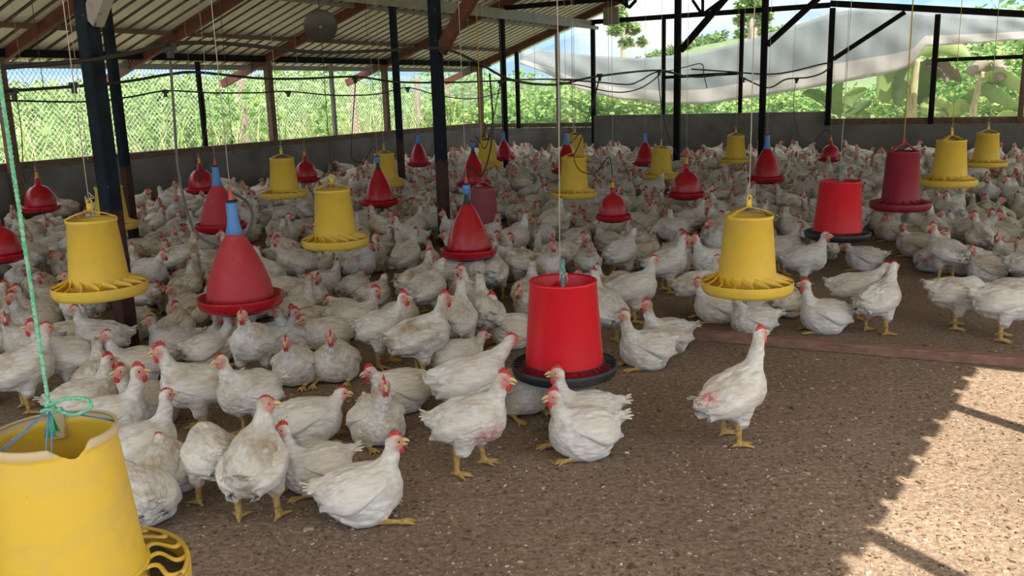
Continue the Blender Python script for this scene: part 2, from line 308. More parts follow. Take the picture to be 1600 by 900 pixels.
# ------------------------------------------------------------------ mesh building
class MB:
    def __init__(s): s.v, s.f, s.mi, s.n, s.uv = [], [], [], 0, None
    def add(s, v, f, mi=0):
        v = np.asarray(v, float); s.v.append(v); s.f += [tuple(int(i) + s.n for i in q) for q in f]; s.mi += [mi] * len(f); s.n += len(v)
    def box(s, c, ax, h, mi=0):
        a = [np.asarray(q, float) * k for q, k in zip(ax, h)]; c = np.asarray(c, float)
        v = [c + x * a[0] + y * a[1] + z * a[2] for x in (-1, 1) for y in (-1, 1) for z in (-1, 1)]
        s.add(v, [(0, 1, 3, 2), (4, 6, 7, 5), (0, 4, 5, 1), (2, 3, 7, 6), (0, 2, 6, 4), (1, 5, 7, 3)], mi)
    def bar(s, a, b, wd, ht, mi=0, upv=Z3):
        a, b = np.asarray(a, float), np.asarray(b, float); d = b - a; L = np.linalg.norm(d); d = d / L
        if abs(d @ upv) > 0.98: upv = V3
        x = np.cross(d, upv); x /= np.linalg.norm(x); y = np.cross(x, d)
        s.box((a + b) / 2, (d, x, y), (L / 2, wd / 2, ht / 2), mi)
    def tube(s, pts, r, n=8, mi=0, caps=True):
        P = np.asarray(pts, float); m_ = len(P); r = np.broadcast_to(np.asarray(r, float), (m_,))
        T = np.gradient(P, axis=0); T /= np.linalg.norm(T, axis=1)[:, None] + 1e-12
        ref = np.array([0, 0, 1.0]) if abs(T[0][2]) < 0.9 else np.array([1.0, 0, 0])
        X = []; x = np.cross(T[0], ref); x /= np.linalg.norm(x)
        for i in range(m_):
            x = x - T[i] * (x @ T[i]); x /= np.linalg.norm(x) + 1e-12; X.append(x)
        X = np.array(X); Y = np.cross(T, X); a = np.arange(n) * 2 * pi / n
        v = P[:, None] + r[:, None, None] * (np.cos(a)[None, :, None] * X[:, None] + np.sin(a)[None, :, None] * Y[:, None])
        f = [(i * n + j, i * n + (j + 1) % n, (i + 1) * n + (j + 1) % n, (i + 1) * n + j) for i in range(m_ - 1) for j in range(n)]
        if caps: f += [tuple(range(n))[::-1], tuple((m_ - 1) * n + j for j in range(n))]
        s.add(v.reshape(-1, 3), f, mi)
    def lathe(s, prof, n=40, mi=0, c=(0, 0, 0), closed=False):
        a = np.arange(n) * 2 * pi / n; pr = np.asarray(prof, float); m_ = len(pr)
        v = np.stack([pr[:, 0:1] * np.cos(a), pr[:, 0:1] * np.sin(a), np.repeat(pr[:, 1:2], n, 1)], 2) + np.asarray(c)
        f = []
        for i in range(m_ if closed else m_ - 1):
            k = (i + 1) % m_
            f += [(i * n + j, i * n + (j + 1) % n, k * n + (j + 1) % n, k * n + j) for j in range(n)]
        s.add(v.reshape(-1, 3), f, mi)
    def grid(s, V, mi=0):
        V = np.asarray(V, float); a, b = V.shape[:2]
        s.add(V.reshape(-1, 3), [(i * b + j, i * b + j + 1, (i + 1) * b + j + 1, (i + 1) * b + j) for i in range(a - 1) for j in range(b - 1)], mi)
    def mesh(s, name, mats, smooth=False):
        me = bpy.data.meshes.new(name); me.from_pydata(np.concatenate(s.v).tolist(), [], s.f)
        for q in (mats if isinstance(mats, (list, tuple)) else [mats]): me.materials.append(q)
        if any(s.mi): me.polygons.foreach_set('material_index', s.mi)
        if smooth: me.polygons.foreach_set('use_smooth', [True] * len(s.f))
        me.update(); return me
    def build(s, name, mats, parent=None, smooth=False, loc=None, recalc=False):
        me = s.mesh(name, mats, smooth)
        if recalc:
            b = bmesh.new(); b.from_mesh(me); bmesh.ops.recalc_face_normals(b, faces=b.faces); b.to_mesh(me); b.free()
        return link(name, me, parent, loc)
def link(name, me, parent=None, loc=None):
    o = bpy.data.objects.new(name, me); COL.objects.link(o)
    if parent is not None: o.parent = parent
    if loc is not None: o.location = tuple(float(q) for q in loc)
    return o
def tag(o, label, cat, group=None, kind=None):
    o['label'] = label; o['category'] = cat
    if group: o['group'] = group
    if kind: o['kind'] = kind
    return o
def struct(o, label=None, cat=None):
    o['kind'] = 'structure'
    if label: o['label'] = label
    if cat: o['category'] = cat
    return o
def thing(name, label, cat, loc, rz=0.0, group=None):
    o = bpy.data.objects.new(name, None); COL.objects.link(o); o.location = tuple(float(q) for q in loc); o.rotation_euler = (0, 0, rz)
    o.empty_display_size = 0.1
    return tag(o, label, cat, group)
def hull(o, w_): o.modifiers.new('bevel', 'BEVEL').width = w_; return o
def spline(pts, n=10):
    """Catmull-Rom through pts."""
    P = [np.asarray(q, float) for q in pts]; P = [2 * P[0] - P[1]] + P + [2 * P[-1] - P[-2]]; o = []
    for i in range(1, len(P) - 2):
        for k in range(n):
            t = k / n; a, b, c, d = P[i - 1:i + 3]
            o.append(0.5 * ((2 * b) + (c - a) * t + (2 * a - 5 * b + 4 * c - d) * t * t + (3 * b - a - 3 * c + d) * t ** 3))
    o.append(P[-2]); return np.array(o)

# ------------------------------------------------------------------ the shed: floor, walls, roof, frame
T_END = -18.2
mb = MB(); n_ = 2
mb.grid([[sh(0, 0), sh(0, T_END)], [sh(EAVE_S + 1.2, 0), sh(EAVE_S + 1.2, T_END)]])
fl = mb.build('floor', M_FLOOR); struct(fl, 'brown crumbly litter floor of the poultry shed', 'floor')
if fl.data.polygons[0].normal.z < 0: fl.data.flip_normals()
mb = MB(); mb.grid([[(-160, -60, -0.04), (-160, 260, -0.04)], [(160, -60, -0.04), (160, 260, -0.04)]])
gd = mb.build('ground', M_SOIL); struct(gd, 'sunny grassy ground outside the shed', 'ground')
if gd.data.polygons[0].normal.z < 0: gd.data.flip_normals()

def wall(name, s0, s1, t0, t1, z, label, z0=-0.05):
    mb = MB(); c = sh((s0 + s1) / 2, (t0 + t1) / 2, (z + z0) / 2)
    mb.box(c, (V3, U3, Z3), (abs(s1 - s0) / 2, abs(t1 - t0) / 2, (z - z0) / 2))
    return struct(mb.build(name, M_CONC), label, 'wall')
wall('wall_left', -0.15, 0.0, 0.15, T_END, 0.625, 'low grey concrete wall under the netted long opening')
wall('wall_back', 0.0, 2.47, 0.0, 0.15, 0.60, 'low grey concrete end wall beside the corner')
wall('wall_back', 2.47, 6.76, -0.02, 0.16, 0.83, 'taller plain concrete stretch of the end wall')
wall('wall_back', 6.76, EAVE_S + 1.2, 0.0, 0.15, 0.60, 'low concrete end wall in front of the banana plants')
def beam(name, a, b, wd, ht, m, label, cat='beam'):
    mb = MB(); mb.bar(a, b, wd, ht); return struct(mb.build(name, m), label, cat)
beam('trim_1', sh(-0.075, 0.1, 0.675), sh(-0.075, T_END, 0.675), 0.10, 0.085, M_TIMBER, 'weathered timber sill along the long wall', 'sill')
beam('trim_2', sh(0.0, 0.075, 0.655), sh(2.42, 0.075, 0.655), 0.09, 0.08, M_TIMBER, 'short timber sill beside the corner', 'sill')
beam('trim_3', sh(6.8, 0.075, 0.655), sh(EAVE_S, 0.075, 0.655), 0.09, 0.10, M_BROWNST, 'dark rail on the end wall below the bananas', 'sill')

def roof(name, s0, s1, t0, t1, label):
    """Ribbed steel sheets: flat pans with narrow ribs standing up every 0.2 m."""
    pitch = 0.205; prof = []; k = 0; t = t1
    while t > t0:
        prof += [(t, 0), (t - 0.142, 0), (t - 0.148, 0.06), (t - 0.199, 0.06)]; t -= pitch
    mb = MB(); sk = (lambda a: s1 + 0.19 + 0.115 * (max(a, -18.2) + 12.6)) if s1 == EAVE_S else (lambda a: s1)
    rows = [[sh(s0, a, roof_z(s0) + 0.012 + h) for a, h in prof], [sh(sk(a) if a < ROOF2_T else s1, a, roof_z(min(s1, sk(a))) + 0.012 + h) for a, h in prof]]
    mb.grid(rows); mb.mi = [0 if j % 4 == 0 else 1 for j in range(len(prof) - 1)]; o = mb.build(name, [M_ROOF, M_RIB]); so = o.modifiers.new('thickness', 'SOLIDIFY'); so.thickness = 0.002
    return struct(o, label, 'roof')
ROOF2_T = -12.2
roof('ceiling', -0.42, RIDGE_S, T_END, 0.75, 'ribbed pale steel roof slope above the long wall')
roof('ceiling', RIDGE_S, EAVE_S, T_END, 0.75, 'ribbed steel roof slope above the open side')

def roof_z2(s): return 2.25 - 0.06 * (s - EAVE_S)
_rz = roof_z
def roof_z(s): return _rz(s) if s <= EAVE_S else roof_z2(s)
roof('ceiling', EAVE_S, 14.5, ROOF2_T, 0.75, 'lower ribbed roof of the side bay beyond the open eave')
FR = [0.0, -3.2, -6.1, -8.2, -9.95, -13.0, -16.2, -19.4]
for t in FR:
    zo = 0.06
    beam('rafter', sh(-0.9, t, roof_z(-0.9) - zo), sh(RIDGE_S, t, RIDGE_Z - zo), 0.06, 0.115, M_REDOX, 'red oxide painted rafter under the long slope of roof', 'rafter')
    if t > -14: beam('rafter', sh(RIDGE_S, t, RIDGE_Z - zo), sh(EAVE_S, t, 2.25 - zo), 0.06, 0.11, M_REDOX, 'dark rafter under the open side of the roof', 'rafter')
for s, wd, m_ in ((0.62, 0.05, M_BROWNST), (1.7, 0.05, M_GREYST), (3.6, 0.05, M_GREYST), (4.6, 0.05, M_GREYST)):
    beam('roof_beam', sh(s, 0.5, roof_z(s) - 0.025), sh(s, T_END, roof_z(s) - 0.025), wd, 0.05, m_, 'purlin carrying the roof sheets', 'purlin')
for s in (7.0, 8.4, 9.6):
    beam('roof_beam', sh(s, 0.5, roof_z(s) - 0.025), sh(s, T_END, roof_z(s) - 0.025), 0.05, 0.05, M_GREYST, 'purlin under the open side of the roof', 'purlin')
beam('roof_beam', sh(0.0, 0.3, 1.885), sh(0.0, T_END, 1.885), 0.07, 0.085, M_BLACKST, 'black eave beam on the posts of the long wall', 'beam')
beam('roof_beam', sh(-0.28, 0.4, 1.775), sh(-0.28, T_END, 1.775), 0.05, 0.07, M_GREYST, 'grey eave rail outside the black beam', 'beam')
beam('roof_beam', sh(2.41, 0.0, 2.53), sh(2.41, T_END, 2.53), 0.06, 0.10, M_GREYST, 'long grey channel beam on the inner posts', 'beam')
beam('roof_beam', sh(2.56, 0.0, 2.44), sh(2.56, -9, 2.44), 0.04, 0.06, M_GREYST, 'second grey channel under the long beam', 'beam')
# end-wall truss and the cross truss between inner posts
beam('roof_beam', sh(2.40, 0.03, 2.555), sh(6.72, 0.03, 2.555), 0.06, 0.085, M_BLACKST, 'dark tie beam across the end opening', 'beam')
beam('roof_beam', sh(6.72, 0.03, 2.58), sh(EAVE_S, 0.03, 2.10), 0.06, 0.10, M_BLACKST, 'dark sloping beam above the bananas', 'beam')
beam('roof_beam', sh(2.41, -3.3, 2.60), sh(6.6, -3.3, 2.60), 0.05, 0.07, M_BLACKST, 'dark lower chord of the cross truss', 'beam')
beam('roof_beam', in_u(1082, 0, 0.0), in_u(1096, 21, 0.0), 0.045, 0.045, M_BLACKST, 'slanting web bar of the end truss', 'beam')
beam('roof_beam', in_u(1098, -10, 0.0), in_u(1098, 20, 0.0), 0.045, 0.045, M_BLACKST, 'upright web bar of the end truss', 'beam')
beam('roof_beam', in_u(1128, 0, 0.0), in_u(1101, 20, 0.0), 0.045, 0.045, M_BLACKST, 'counter web bar of the end truss', 'beam')
for x0, x1 in ((967, 984), (979, 979), (994, 983)):
    beam('roof_beam', in_u(x0, 0 if x0 != x1 else -14, -3.3), in_u(x1, 12, -3.3), 0.04, 0.04, M_BLACKST, 'web bar of the cross truss', 'beam')
beam('roof_beam', sh(3.85, 0.03, 1.49), sh(5.27, 0.03, 1.515), 0.05, 0.055, M_BLACKST, 'short dark rail between two end posts', 'rail')
beam('roof_beam', sh(8.35, 0.03, 1.60), sh(9.75, 0.03, 1.60), 0.05, 0.06, M_BLACKST, 'dark rail between posts by the bananas', 'rail')

# posts: each one is a thing, its brace a part
def post(s, t, z1, wd, m_, label, z0=0.0, brace=None, bm=None, name='steel_post'):
    o = thing(name, label, 'post', sh(s, t, z0), atan2(U3[1], U3[0]))
    mb = MB(); h = (z1 - z0) / 2; mb.box((0, 0, h), np.eye(3), (wd / 2, wd / 2, h)); p = mb.build('shaft', m_, o); hull(p, 0.006)
    if brace:
        a, b, bw, bt = brace                 # along v (local -y), from height a to (reach, height b)
        mb = MB(); mb.bar((0, -wd / 2, a - z0), (0, -b[0], b[1] - z0), bw, bt); q = mb.build('brace', bm or m_, o)
    return o
post(5.36, -12.88, 3.68, 0.085, M_POST, 'blue-grey rust-footed steel post beside a yellow feeder, tallest in view', brace=(1.72, (1.05, 2.95), 0.06, 0.10), bm=noisy('peeling_white_paint', [(0.40, (0.10, 0.02, 0.015)), (0.44, (0.30, 0.285, 0.27)), (0.8, (0.36, 0.345, 0.33))], 5, 0.8))
post(5.22, -9.50, 3.66, 0.085, M_POST, 'dark blue steel post with red brace beside a big red drinker', brace=(1.66, (1.1, 2.95), 0.06, 0.10), bm=M_REDOX)
post(5.20, -3.2, 3.66, 0.085, M_BLACKST, 'thick black post with slanting brace in the middle of the hall', brace=(1.82, (1.15, 2.98), 0.06, 0.085))
post(6.64, -4.05, 3.25, 0.075, M_BLACKST, 'black post with slanting brace above a blue-capped drinker', brace=(1.80, (1.25, 2.85), 0.055, 0.07))
post(2.41, -10.5, 2.48, 0.075, M_POST, 'slim dark post just behind the tallest blue-grey post')
post(2.41, -6.24, 2.48, 0.075, M_POST, 'slim dark post with red foot beside the back yellow feeders')
post(2.41, -3.39, 2.48, 0.075, M_BLACKST, 'slim black post in front of the corner netting')
post(2.45, 0.02, 2.51, 0.075, M_BLACKST, 'black post where the end wall steps up', brace=None)
for t, m_, wd, lab in ((-10.1, M_BROWNST, 0.10, 'brown post on the long wall beside a red drinker'), (-7.3, M_BLACKST, 0.055, 'black post on the long wall'),
                       (-6.0, M_BROWNST, 0.095, 'wide brown post on the long wall above a yellow feeder'), (-4.6, M_GREYST, 0.06, 'thin grey post on the long wall'),
                       (-3.2, M_BROWNST, 0.09, 'brown post on the long wall beside a slim dark post'), (0.0, M_BROWNST, 0.09, 'brown corner post where both netted walls meet'), (-8.75, M_BROWNST, 0.05, 'thin brown post on the long wall behind the tallest post')):
    post(-0.06 if t != -10.1 else 0.07, t, 1.835, wd, m_, lab, z0=0.72 if t != -10.1 else 0.0)
for s, z1, m_, wd, lab in ((0.80, roof_z(0.8) - 0.12, M_BLACKST, 0.07, 'dark end post next to the corner post'), (1.70, roof_z(1.7) - 0.12, M_GREYST, 0.075, 'grey end post under the slanting rafter'),
                           (3.85, 2.515, M_BLACKST, 0.065, 'dark end post on the tall stretch of wall'), (5.27, 2.515, M_BLACKST, 0.065, 'dark end post in front of the leaning tree')):
    post(s, 0.02, z1, wd, m_, lab, z0=0.60 if s < 2 else 0.83)
post(6.78, -0.07, 2.50, 0.085, M_BLACKST, 'black end post where the wall steps down', z0=0.60, brace=(1.68, (1.10, 2.36), 0.05, 0.07))
post(8.35, 0.02, 2.30, 0.08, M_BLACKST, 'black end post in front of the banana plants', z0=0.60)
post(9.60, 0.02, 2.12, 0.075, M_BROWNST, 'brown end post at the edge of the banana plants', z0=0.60)
# eave posts of the open side (their shadows cross the sunlit litter)
az = SUN_AZ / np.linalg.norm(SUN_AZ)
for q, lab in (((0.99, 2.47), 'post of the open eave near the camera'), ((1.74, 3.49), 'post of the open eave beyond the sun patch')):
    s_, t_ = st((q[0], q[1], 0)); k = (EAVE_S - 0.05 - s_) / (az @ V3[:2])
    s2, t2 = st((q[0] + az[0] * k, q[1] + az[1] * k, 0)); post(s2, t2, 2.2, 0.06, M_BLACKST, lab)

def net(name, P, m_, label, cat='netting'):
    """P: four corners a,b,c,d; uv runs in metres along ab and ad."""
    a, b, c, d = [np.asarray(q, float) for q in P]
    me = bpy.data.meshes.new(name); me.from_pydata([tuple(q) for q in (a, b, c, d)], [], [(0, 1, 2, 3)]); me.materials.append(m_)
    ul = me.uv_layers.new(name='UVMap'); e1 = (b - a) / np.linalg.norm(b - a); e2 = d - a; e2 = e2 - e1 * (e2 @ e1); e2 /= np.linalg.norm(e2)
    for i, q in enumerate((a, b, c, d)): ul.data[i].uv = (float((q - a) @ e1), float((q - a) @ e2))
    return tag(link(name, me), label, cat)
net('wire_netting', (sh(-0.12, T_END, 0.63), sh(-0.12, 0, 0.63), sh(-0.12, 0, 1.85), sh(-0.12, T_END, 1.85)), M_WIRE, 'diamond wire netting closing the opening of the long wall')
me = bpy.data.meshes.new('fine_netting'); NP = [(0.1, 0.62), (EAVE_S - 0.1, 0.62), (EAVE_S - 0.1, 2.0), (6.7, 2.50), (2.5, 2.50), (0.1, 1.78)]
me.from_pydata([tuple(sh(a, 0.2, b)) for a, b in NP], [], [tuple(range(6))]); me.materials.append(M_INSECT); ul = me.uv_layers.new(name='UVMap')
for i, q in enumerate(NP): ul.data[i].uv = q
tag(link('fine_netting', me), 'fine pale netting across the end opening', 'netting')
# small grey board fixed above the tie beam
mb = MB(); c = in_u(955, 25, -0.08); mb.box(c, (V3, U3, Z3), (0.15, 0.03, 0.155))
for k in range(4): mb.box(c + V3 * (-0.11 + k * 0.073) - U3 * 0.034, (V3, U3, Z3), (0.012, 0.006, 0.15))
tag(mb.build('corrugated_offcut', M_GREYST), 'small grey corrugated panel fixed above the dark tie beam', 'panel')
mb = MB(); c = in_u(910, 2, -3.0); mb.box(c, (V3 + 0.3 * Z3, U3, Z3), (0.16, 0.1, 0.03)); 
# round dish hung under the roof
dp = at_depth(501, 42, 7.6); nrm = CAM - dp; nrm = nrm / np.linalg.norm(nrm); nrm = nrm + np.array([0, 0, -0.25]); nrm /= np.linalg.norm(nrm)
q = Vector(nrm).to_track_quat('Z', 'Y')
dish = thing('heater_dish', 'round dull grey metal dish hanging below the roof sheets', 'dish', dp); 
mb = MB(); mb.lathe([(0.0005, 0.0), (0.05, -0.004), (0.11, -0.014), (0.139, -0.028), (0.142, -0.03), (0.139, -0.036), (0.11, -0.022), (0.05, -0.012), (0.0005, -0.008)], 48)
o = mb.build('bowl', M_DISH, dish, True); o.rotation_euler = q.to_euler()
mb = MB(); mb.lathe([(0.0005, 0.012), (0.008, 0.012), (0.011, 0.004), (0.011, -0.002)], 16); o = mb.build('bolt', M_CORD, dish, True); o.rotation_euler = q.to_euler()
s_, t_ = st(dp); mb = MB(); mb.tube([(0, 0, 0.135), (0.01, 0.0, roof_z(s_) - dp[2])], 0.004, 6); mb.build('hanging_wire', M_CORDD, dish)
# plank lying on the litter, with its nail
a, b = at_z(1068, 531), at_z(1640, 580); 
d = (b - a) / np.linalg.norm(b - a); pr = np.cross(Z3, d)
mb = MB(); L_ = np.linalg.norm(b - a); mb.box((0, 0, 0.024), (d, pr, Z3), (L_ / 2, 0.035, 0.024))
pl = thing('wooden_plank', 'long reddish wooden plank lying on the litter floor', 'plank', (a + b) / 2 + pr * 0.035)
o = mb.build('board', M_PLANK, pl); hull(o, 0.004)
nl = at_z(1475, 562) ; mb = MB(); mb.tube([(0, 0, 0.04), (0.0, 0.001, 0.085)], 0.0016, 6); mb.tube([(0, 0.001, 0.084), (0, 0.001, 0.087)], 0.005, 8)
o = mb.build('nail', M_GREYST, pl); o.location = Vector(nl + pr * 0.04 - (a + b) / 2 - pr * 0.035); o.location.z = 0

# ------------------------------------------------------------------ hanging feeders
def solidify(o, th): 
    md = o.modifiers.new('thickness', 'SOLIDIFY'); md.thickness = th; md.offset = -1; return o
def yellow_meshes(mats=(M_YEL,)):
    R = {}
    mb = MB(); mb.lathe([(0.134, 0.03), (0.134, 0.06), (0.109, 0.345), (0.1125, 0.347), (0.1125, 0.362), (0.108, 0.362)], 56); R['hopper'] = mb.mesh('hopper', mats, True)
    mb = MB(); mb.lathe([(0.0005, 0.006), (0.06, 0.012), (0.12, 0.008), (0.17, 0.004), (0.198, 0.007), (0.207, 0.022), (0.210, 0.052), (0.2125, 0.054), (0.213, 0.050), (0.212, 0.018), (0.203, 0.0), (0.17, -0.004), (0.0005, 0.0)], 64); R['pan'] = mb.mesh('pan', mats, True)
    mb = MB()
    for k in range(16):
        a0 = k * 2 * pi / 16; V = []
        for q in np.linspace(0, 1, 8):
            rr = 0.126 + q * 0.080; a = a0 + 0.30 * sin(q * pi * 0.62); zz = 0.094 - 0.041 * q ** 0.8
            c = np.array([rr * cos(a), rr * sin(a), zz]); tn = np.array([-sin(a), cos(a), 0]); hgt_ = 0.026 * (1 - q) ** 1.2 + 0.006
            V.append([c, c - tn * 0.006 * (1 - q) - Z3 * hgt_ * 0.5, c - tn * (0.010 * (1 - q) + 0.003) - Z3 * hgt_])
        mb.grid(V)
    mb.lathe([(0.128, 0.070), (0.134, 0.076), (0.133, 0.082), (0.128, 0.084)], 48)
    R['grill'] = mb.mesh('grill', mats, True)
    mb = MB()
    for sx in (-1, 1):
        V = [[(sx * x, -wd, z), (sx * x, wd, z)] for x, z, wd in ((0.111, 0.350, 0.026), (0.108, 0.366, 0.026), (0.06, 0.386, 0.020), (0.014, 0.398, 0.013), (0.0, 0.399, 0.012))]; mb.grid(V)
    mb.box((0, 0, 0.415), np.eye(3), (0.013, 0.004, 0.02))
    a = np.linspace(0, 2 * pi, 17); mb.tube([(0.011 * cos(t), 0, 0.441 + 0.012 * sin(t)) for t in a], 0.0045, 6, caps=False)
    R['handle'] = mb.mesh('handle', mats, True)
    return R
YM = yellow_meshes()
def cord_child(o, z0, m_, r=0.0025, sag=0.0, name='hanging_cord', x0=0.0):
    s, t = st(np.array(o.location)); ztop = (roof_z(s) + 0.012 - o.location.z) / o.scale[0]
    mb = MB(); mb.tube([(x0, 0, z0), (x0 * 0.4 + 0.003, 0.002, z0 + (ztop - z0) * 0.3), (0, 0, ztop)], r, 6); return mb.build(name, m_, o, True)
def knot(mb, c, r, n, mi=0, seed=0):
    g = np.random.default_rng(seed); P = [np.asarray(c) + g.normal(size=3) * r * np.array([1, 1, 1.3]) for _ in range(n)]
    mb.tube(spline(P, 5), 0.0022, 5, mi)
def yellow(px, py, wpx, label, rz=0.4, cord=M_CORD, yan=0.03):
    P = at_depth(px, py, FPX * 0.42 / wpx); P = P - Z3 * yan
    o = thing('hanging_feeder', label, 'feeder', P, rz, 'yellow hanging feeders')
    solidify(link('hopper', YM['hopper'], o), 0.003); link('pan', YM['pan'], o)
    solidify(link('grill', YM['grill'], o), 0.0025); solidify(link('handle', YM['handle'], o), 0.0035)
    c = cord_child(o, 0.45, cord)
    mb = MB(); knot(mb, (0, 0, 0.462), 0.012, 9, seed=int(px)); mb.build('knot', cord, o, True)
    return o
FEED = []
def reg(o, phrase): FEED.append((o, phrase)); return o
YL = [(157, 450, 138, 'yellow feeder hanging beside the blue-grey post, tray partly behind it', 'yellow feeder beside the blue-grey post', 0.5, M_CORD),
      (177, 352, 76, 'yellow feeder half hidden behind the tall blue-grey post', 'yellow feeder behind the blue-grey post', 0.2, M_CORD),
      (525, 377, 103, 'large yellow feeder hanging alone amid the flock, behind the big red drinker', 'large lone yellow feeder', 0.3, M_CORDD),
      (445, 303, 70, 'yellow feeder hanging in front of the long concrete wall', 'yellow feeder by the long wall', 0.7, M_CORD),
      (603, 286, 58, 'yellow feeder half hidden by a red cone drinker', 'yellow feeder behind a red cone', 1.0, M_CORD),
      (762, 257, 47, 'small distant yellow feeder near the corner post', 'yellow feeder near the corner', 0.1, M_CORD),
      (897, 303, 72, 'yellow feeder with a dark hose looped in front of it', 'yellow feeder with looped hose', 0.5, M_CORD),
      (899, 248, 46, 'distant yellow feeder peeping out above the hose-looped feeder', 'yellow feeder above the hose-looped one', 0.5, M_CORD),
      (1033, 275, 54, 'yellow feeder in front of the taller end wall beside a domed drinker', 'yellow feeder beside the black post', 0.9, M_CORD),
      (1149, 251, 49, 'yellow feeder hanging closest to the taller end wall', 'yellow feeder by the taller end wall', 0.3, M_CORDY),
      (1167, 445, 139, 'large yellow feeder with curled white string, hanging over the open litter', 'large yellow feeder over the plank', 0.35, M_CORD),
      (1482, 284, 82, 'yellow feeder with yellow cord beside the maroon feeder', 'yellow feeder beside the maroon one', 0.6, M_CORDY),
      (1540, 256, 60, 'yellow feeder hanging farther back under the banana plants', 'yellow feeder under the bananas', 0.2, M_CORD)]
for px, py, wp, lab, ph, rz, cm in YL: reg(yellow(px, py, wp, lab, rz, cm), ph)

# the broken feeder close to the camera
P1 = at_depth(82, 672, 1.66); P1 = P1 - Z3 * 0.362
o = thing('hanging_feeder', 'worn yellow feeder with a broken rim hung on green rope', 'feeder', P1, 0, 'yellow hanging feeders')
BROKEN = o
mb = MB(); n_ = 160; prof = [(0.134, 0.03), (0.134, 0.06)] + [(0.134 - 0.0225 * q, 0.06 + 0.256 * q) for q in (0.25, 0.5, 0.75, 1.0)] + [(0.1105, 0.325), (0.110, 0.331), (0.1095, 0.337), (0.1095, 0.342), (0.1125, 0.346), (0.1135, 0.354), (0.1125, 0.362), (0.108, 0.363)]
mb.lathe(prof, n_); ac = atan2(-P1[1], -P1[0]); g = np.random.default_rng(5)
jag = g.uniform(-0.004, 0.004, n_)
V = mb.v[0]
for i in range(len(V)):
    da = (atan2(V[i][1], V[i][0]) - ac - 0.22 + pi) % (2 * pi) - pi
    if abs(da) < 0.33:
        dep = 0.026 * max(0, 1 - (abs(da) / 0.33) ** 3) * (0.8 + 0.2 * sin(da * 11 + 1)) + 0.5 * abs(jag[int((da + pi) / (2 * pi) * n_) % n_])
        if V[i][2] > 0.363 - dep: V[i][2] = 0.363 - dep; rr_ = 0.1335 - 0.0225 * (V[i][2] - 0.06) / 0.256; V[i][:2] *= rr_ / np.linalg.norm(V[i][:2])
mb.mi = [1 if V[list(f)].mean(0)[2] > 0.349 else 0 for f in mb.f]
solidify(mb.build('hopper', [M_YELOLD, M_YELEDGE], o, True), 0.0045)
pm = YM['pan'].copy(); pm.materials[0] = M_YELOLD; link('pan', pm, o)
mb = MB()
for k in range(20):
    V = []
    for q in np.linspace(0, 1, 12):
        rr = 0.130 + 0.077 * q; a = k * 2 * pi / 20 + 0.13 * sin(2 * pi * q) * 0.9 + 0.10 * q; wd = 0.0105 - 0.005 * sin(pi * q) ; zz = 0.070 - 0.014 * q + 0.004 * sin(pi * q)
        c = np.array([rr * cos(a), rr * sin(a), zz]); tn = np.array([-sin(a), cos(a), 0]); V.append([c - tn * wd - Z3 * 0.004, c, c + tn * wd - Z3 * 0.004])
    mb.grid(V)
a = np.linspace(0, 2 * pi, 81); mb.tube([(0.207 * cos(t), 0.207 * sin(t), 0.056) for t in a], 0.005, 8, caps=False); mb.lathe([(0.128, 0.066), (0.140, 0.070), (0.138, 0.076), (0.128, 0.078)], 60)
solidify(mb.build('grill', [M_YELOLD], o, True), 0.003)
mb = MB(); mb.lathe([(0.0005, 0.020), (0.19, 0.020), (0.2, 0.024)], 48); mb.build('feed', noisy('feed_meal', [(0.3, (0.05, 0.04, 0.03)), (0.7, (0.14, 0.115, 0.08))], 60, 0.95), o)
mb = MB(); aa = ac + pi - 0.1; rr = 0.103; mb.box((rr * cos(aa), rr * sin(aa), 0.338), ((cos(aa), sin(aa), 0), (-sin(aa), cos(aa), 0), Z3), (0.003, 0.013, 0.026))
mb.box((rr * 0.96 * cos(aa), rr * 0.96 * sin(aa), 0.322), ((cos(aa), sin(aa), 0), (-sin(aa), cos(aa), 0), Z3), (0.006, 0.010, 0.010))
mb.build('bracket', M_YELEDGE, o)
KN = 0.405
for k, (a, zz) in enumerate(((ac + 1.75, 0.35), (ac - 1.2, 0.34), (ac + pi - 0.9, 0.345), (ac + 0.0 - 0.12, 0.345))):
    for dd in (-0.05, 0.04):
        mb = MB(); e = np.array([0.111 * cos(a + dd), 0.111 * sin(a + dd), zz]); mb.tube([e, (e + np.array([0, 0, KN])) / 2 + g.normal(size=3) * 0.001, (0.0, 0, KN)], 0.0014, 5); mb.build('string', M_BLUESTR, o, True)
s_, t_ = st(P1); zt = roof_z(s_) - P1[2]
mb = MB(); zz = np.linspace(KN, zt, 260)
for ph in (0, 2.1, 4.2): mb.tube([(0.0022 * cos(z * 260 + ph), 0.0022 * sin(z * 260 + ph), z) for z in zz], 0.0025, 5)
mb.build('rope', M_GRNROPE, o, True)
mb = MB(); g = np.random.default_rng(3)
mb.tube(spline([np.array([0, 0, KN]) + g.normal(size=3) * 0.0065 for _ in range(11)], 6), 0.004, 6)
side = np.array([sin(-ac), cos(ac), 0]); side = np.array([1.0, 0.1, 0])
mb.tube(spline([(0, 0, KN + 0.006), (0.030, 0.004, KN + 0.016), (0.066, 0.01, KN + 0.012), (0.072, 0.01, KN - 0.004), (0.045, 0.0, KN - 0.014), (0.018, 0, KN - 0.006), (0.0, 0, KN)], 8), 0.0036, 7)
mb.build('knot', M_GRNROPE, o, True)
mb = MB()
for k in range(26):
    a = g.uniform(0, 2 * pi); mb.tube([(0, 0, KN - 0.004), (0.005 * cos(a), 0.005 * sin(a), KN - 0.02), (0.011 * cos(a) + g.normal() * 0.002, 0.011 * sin(a), KN - 0.045 - g.uniform(0, 0.012))], 0.0011, 4)
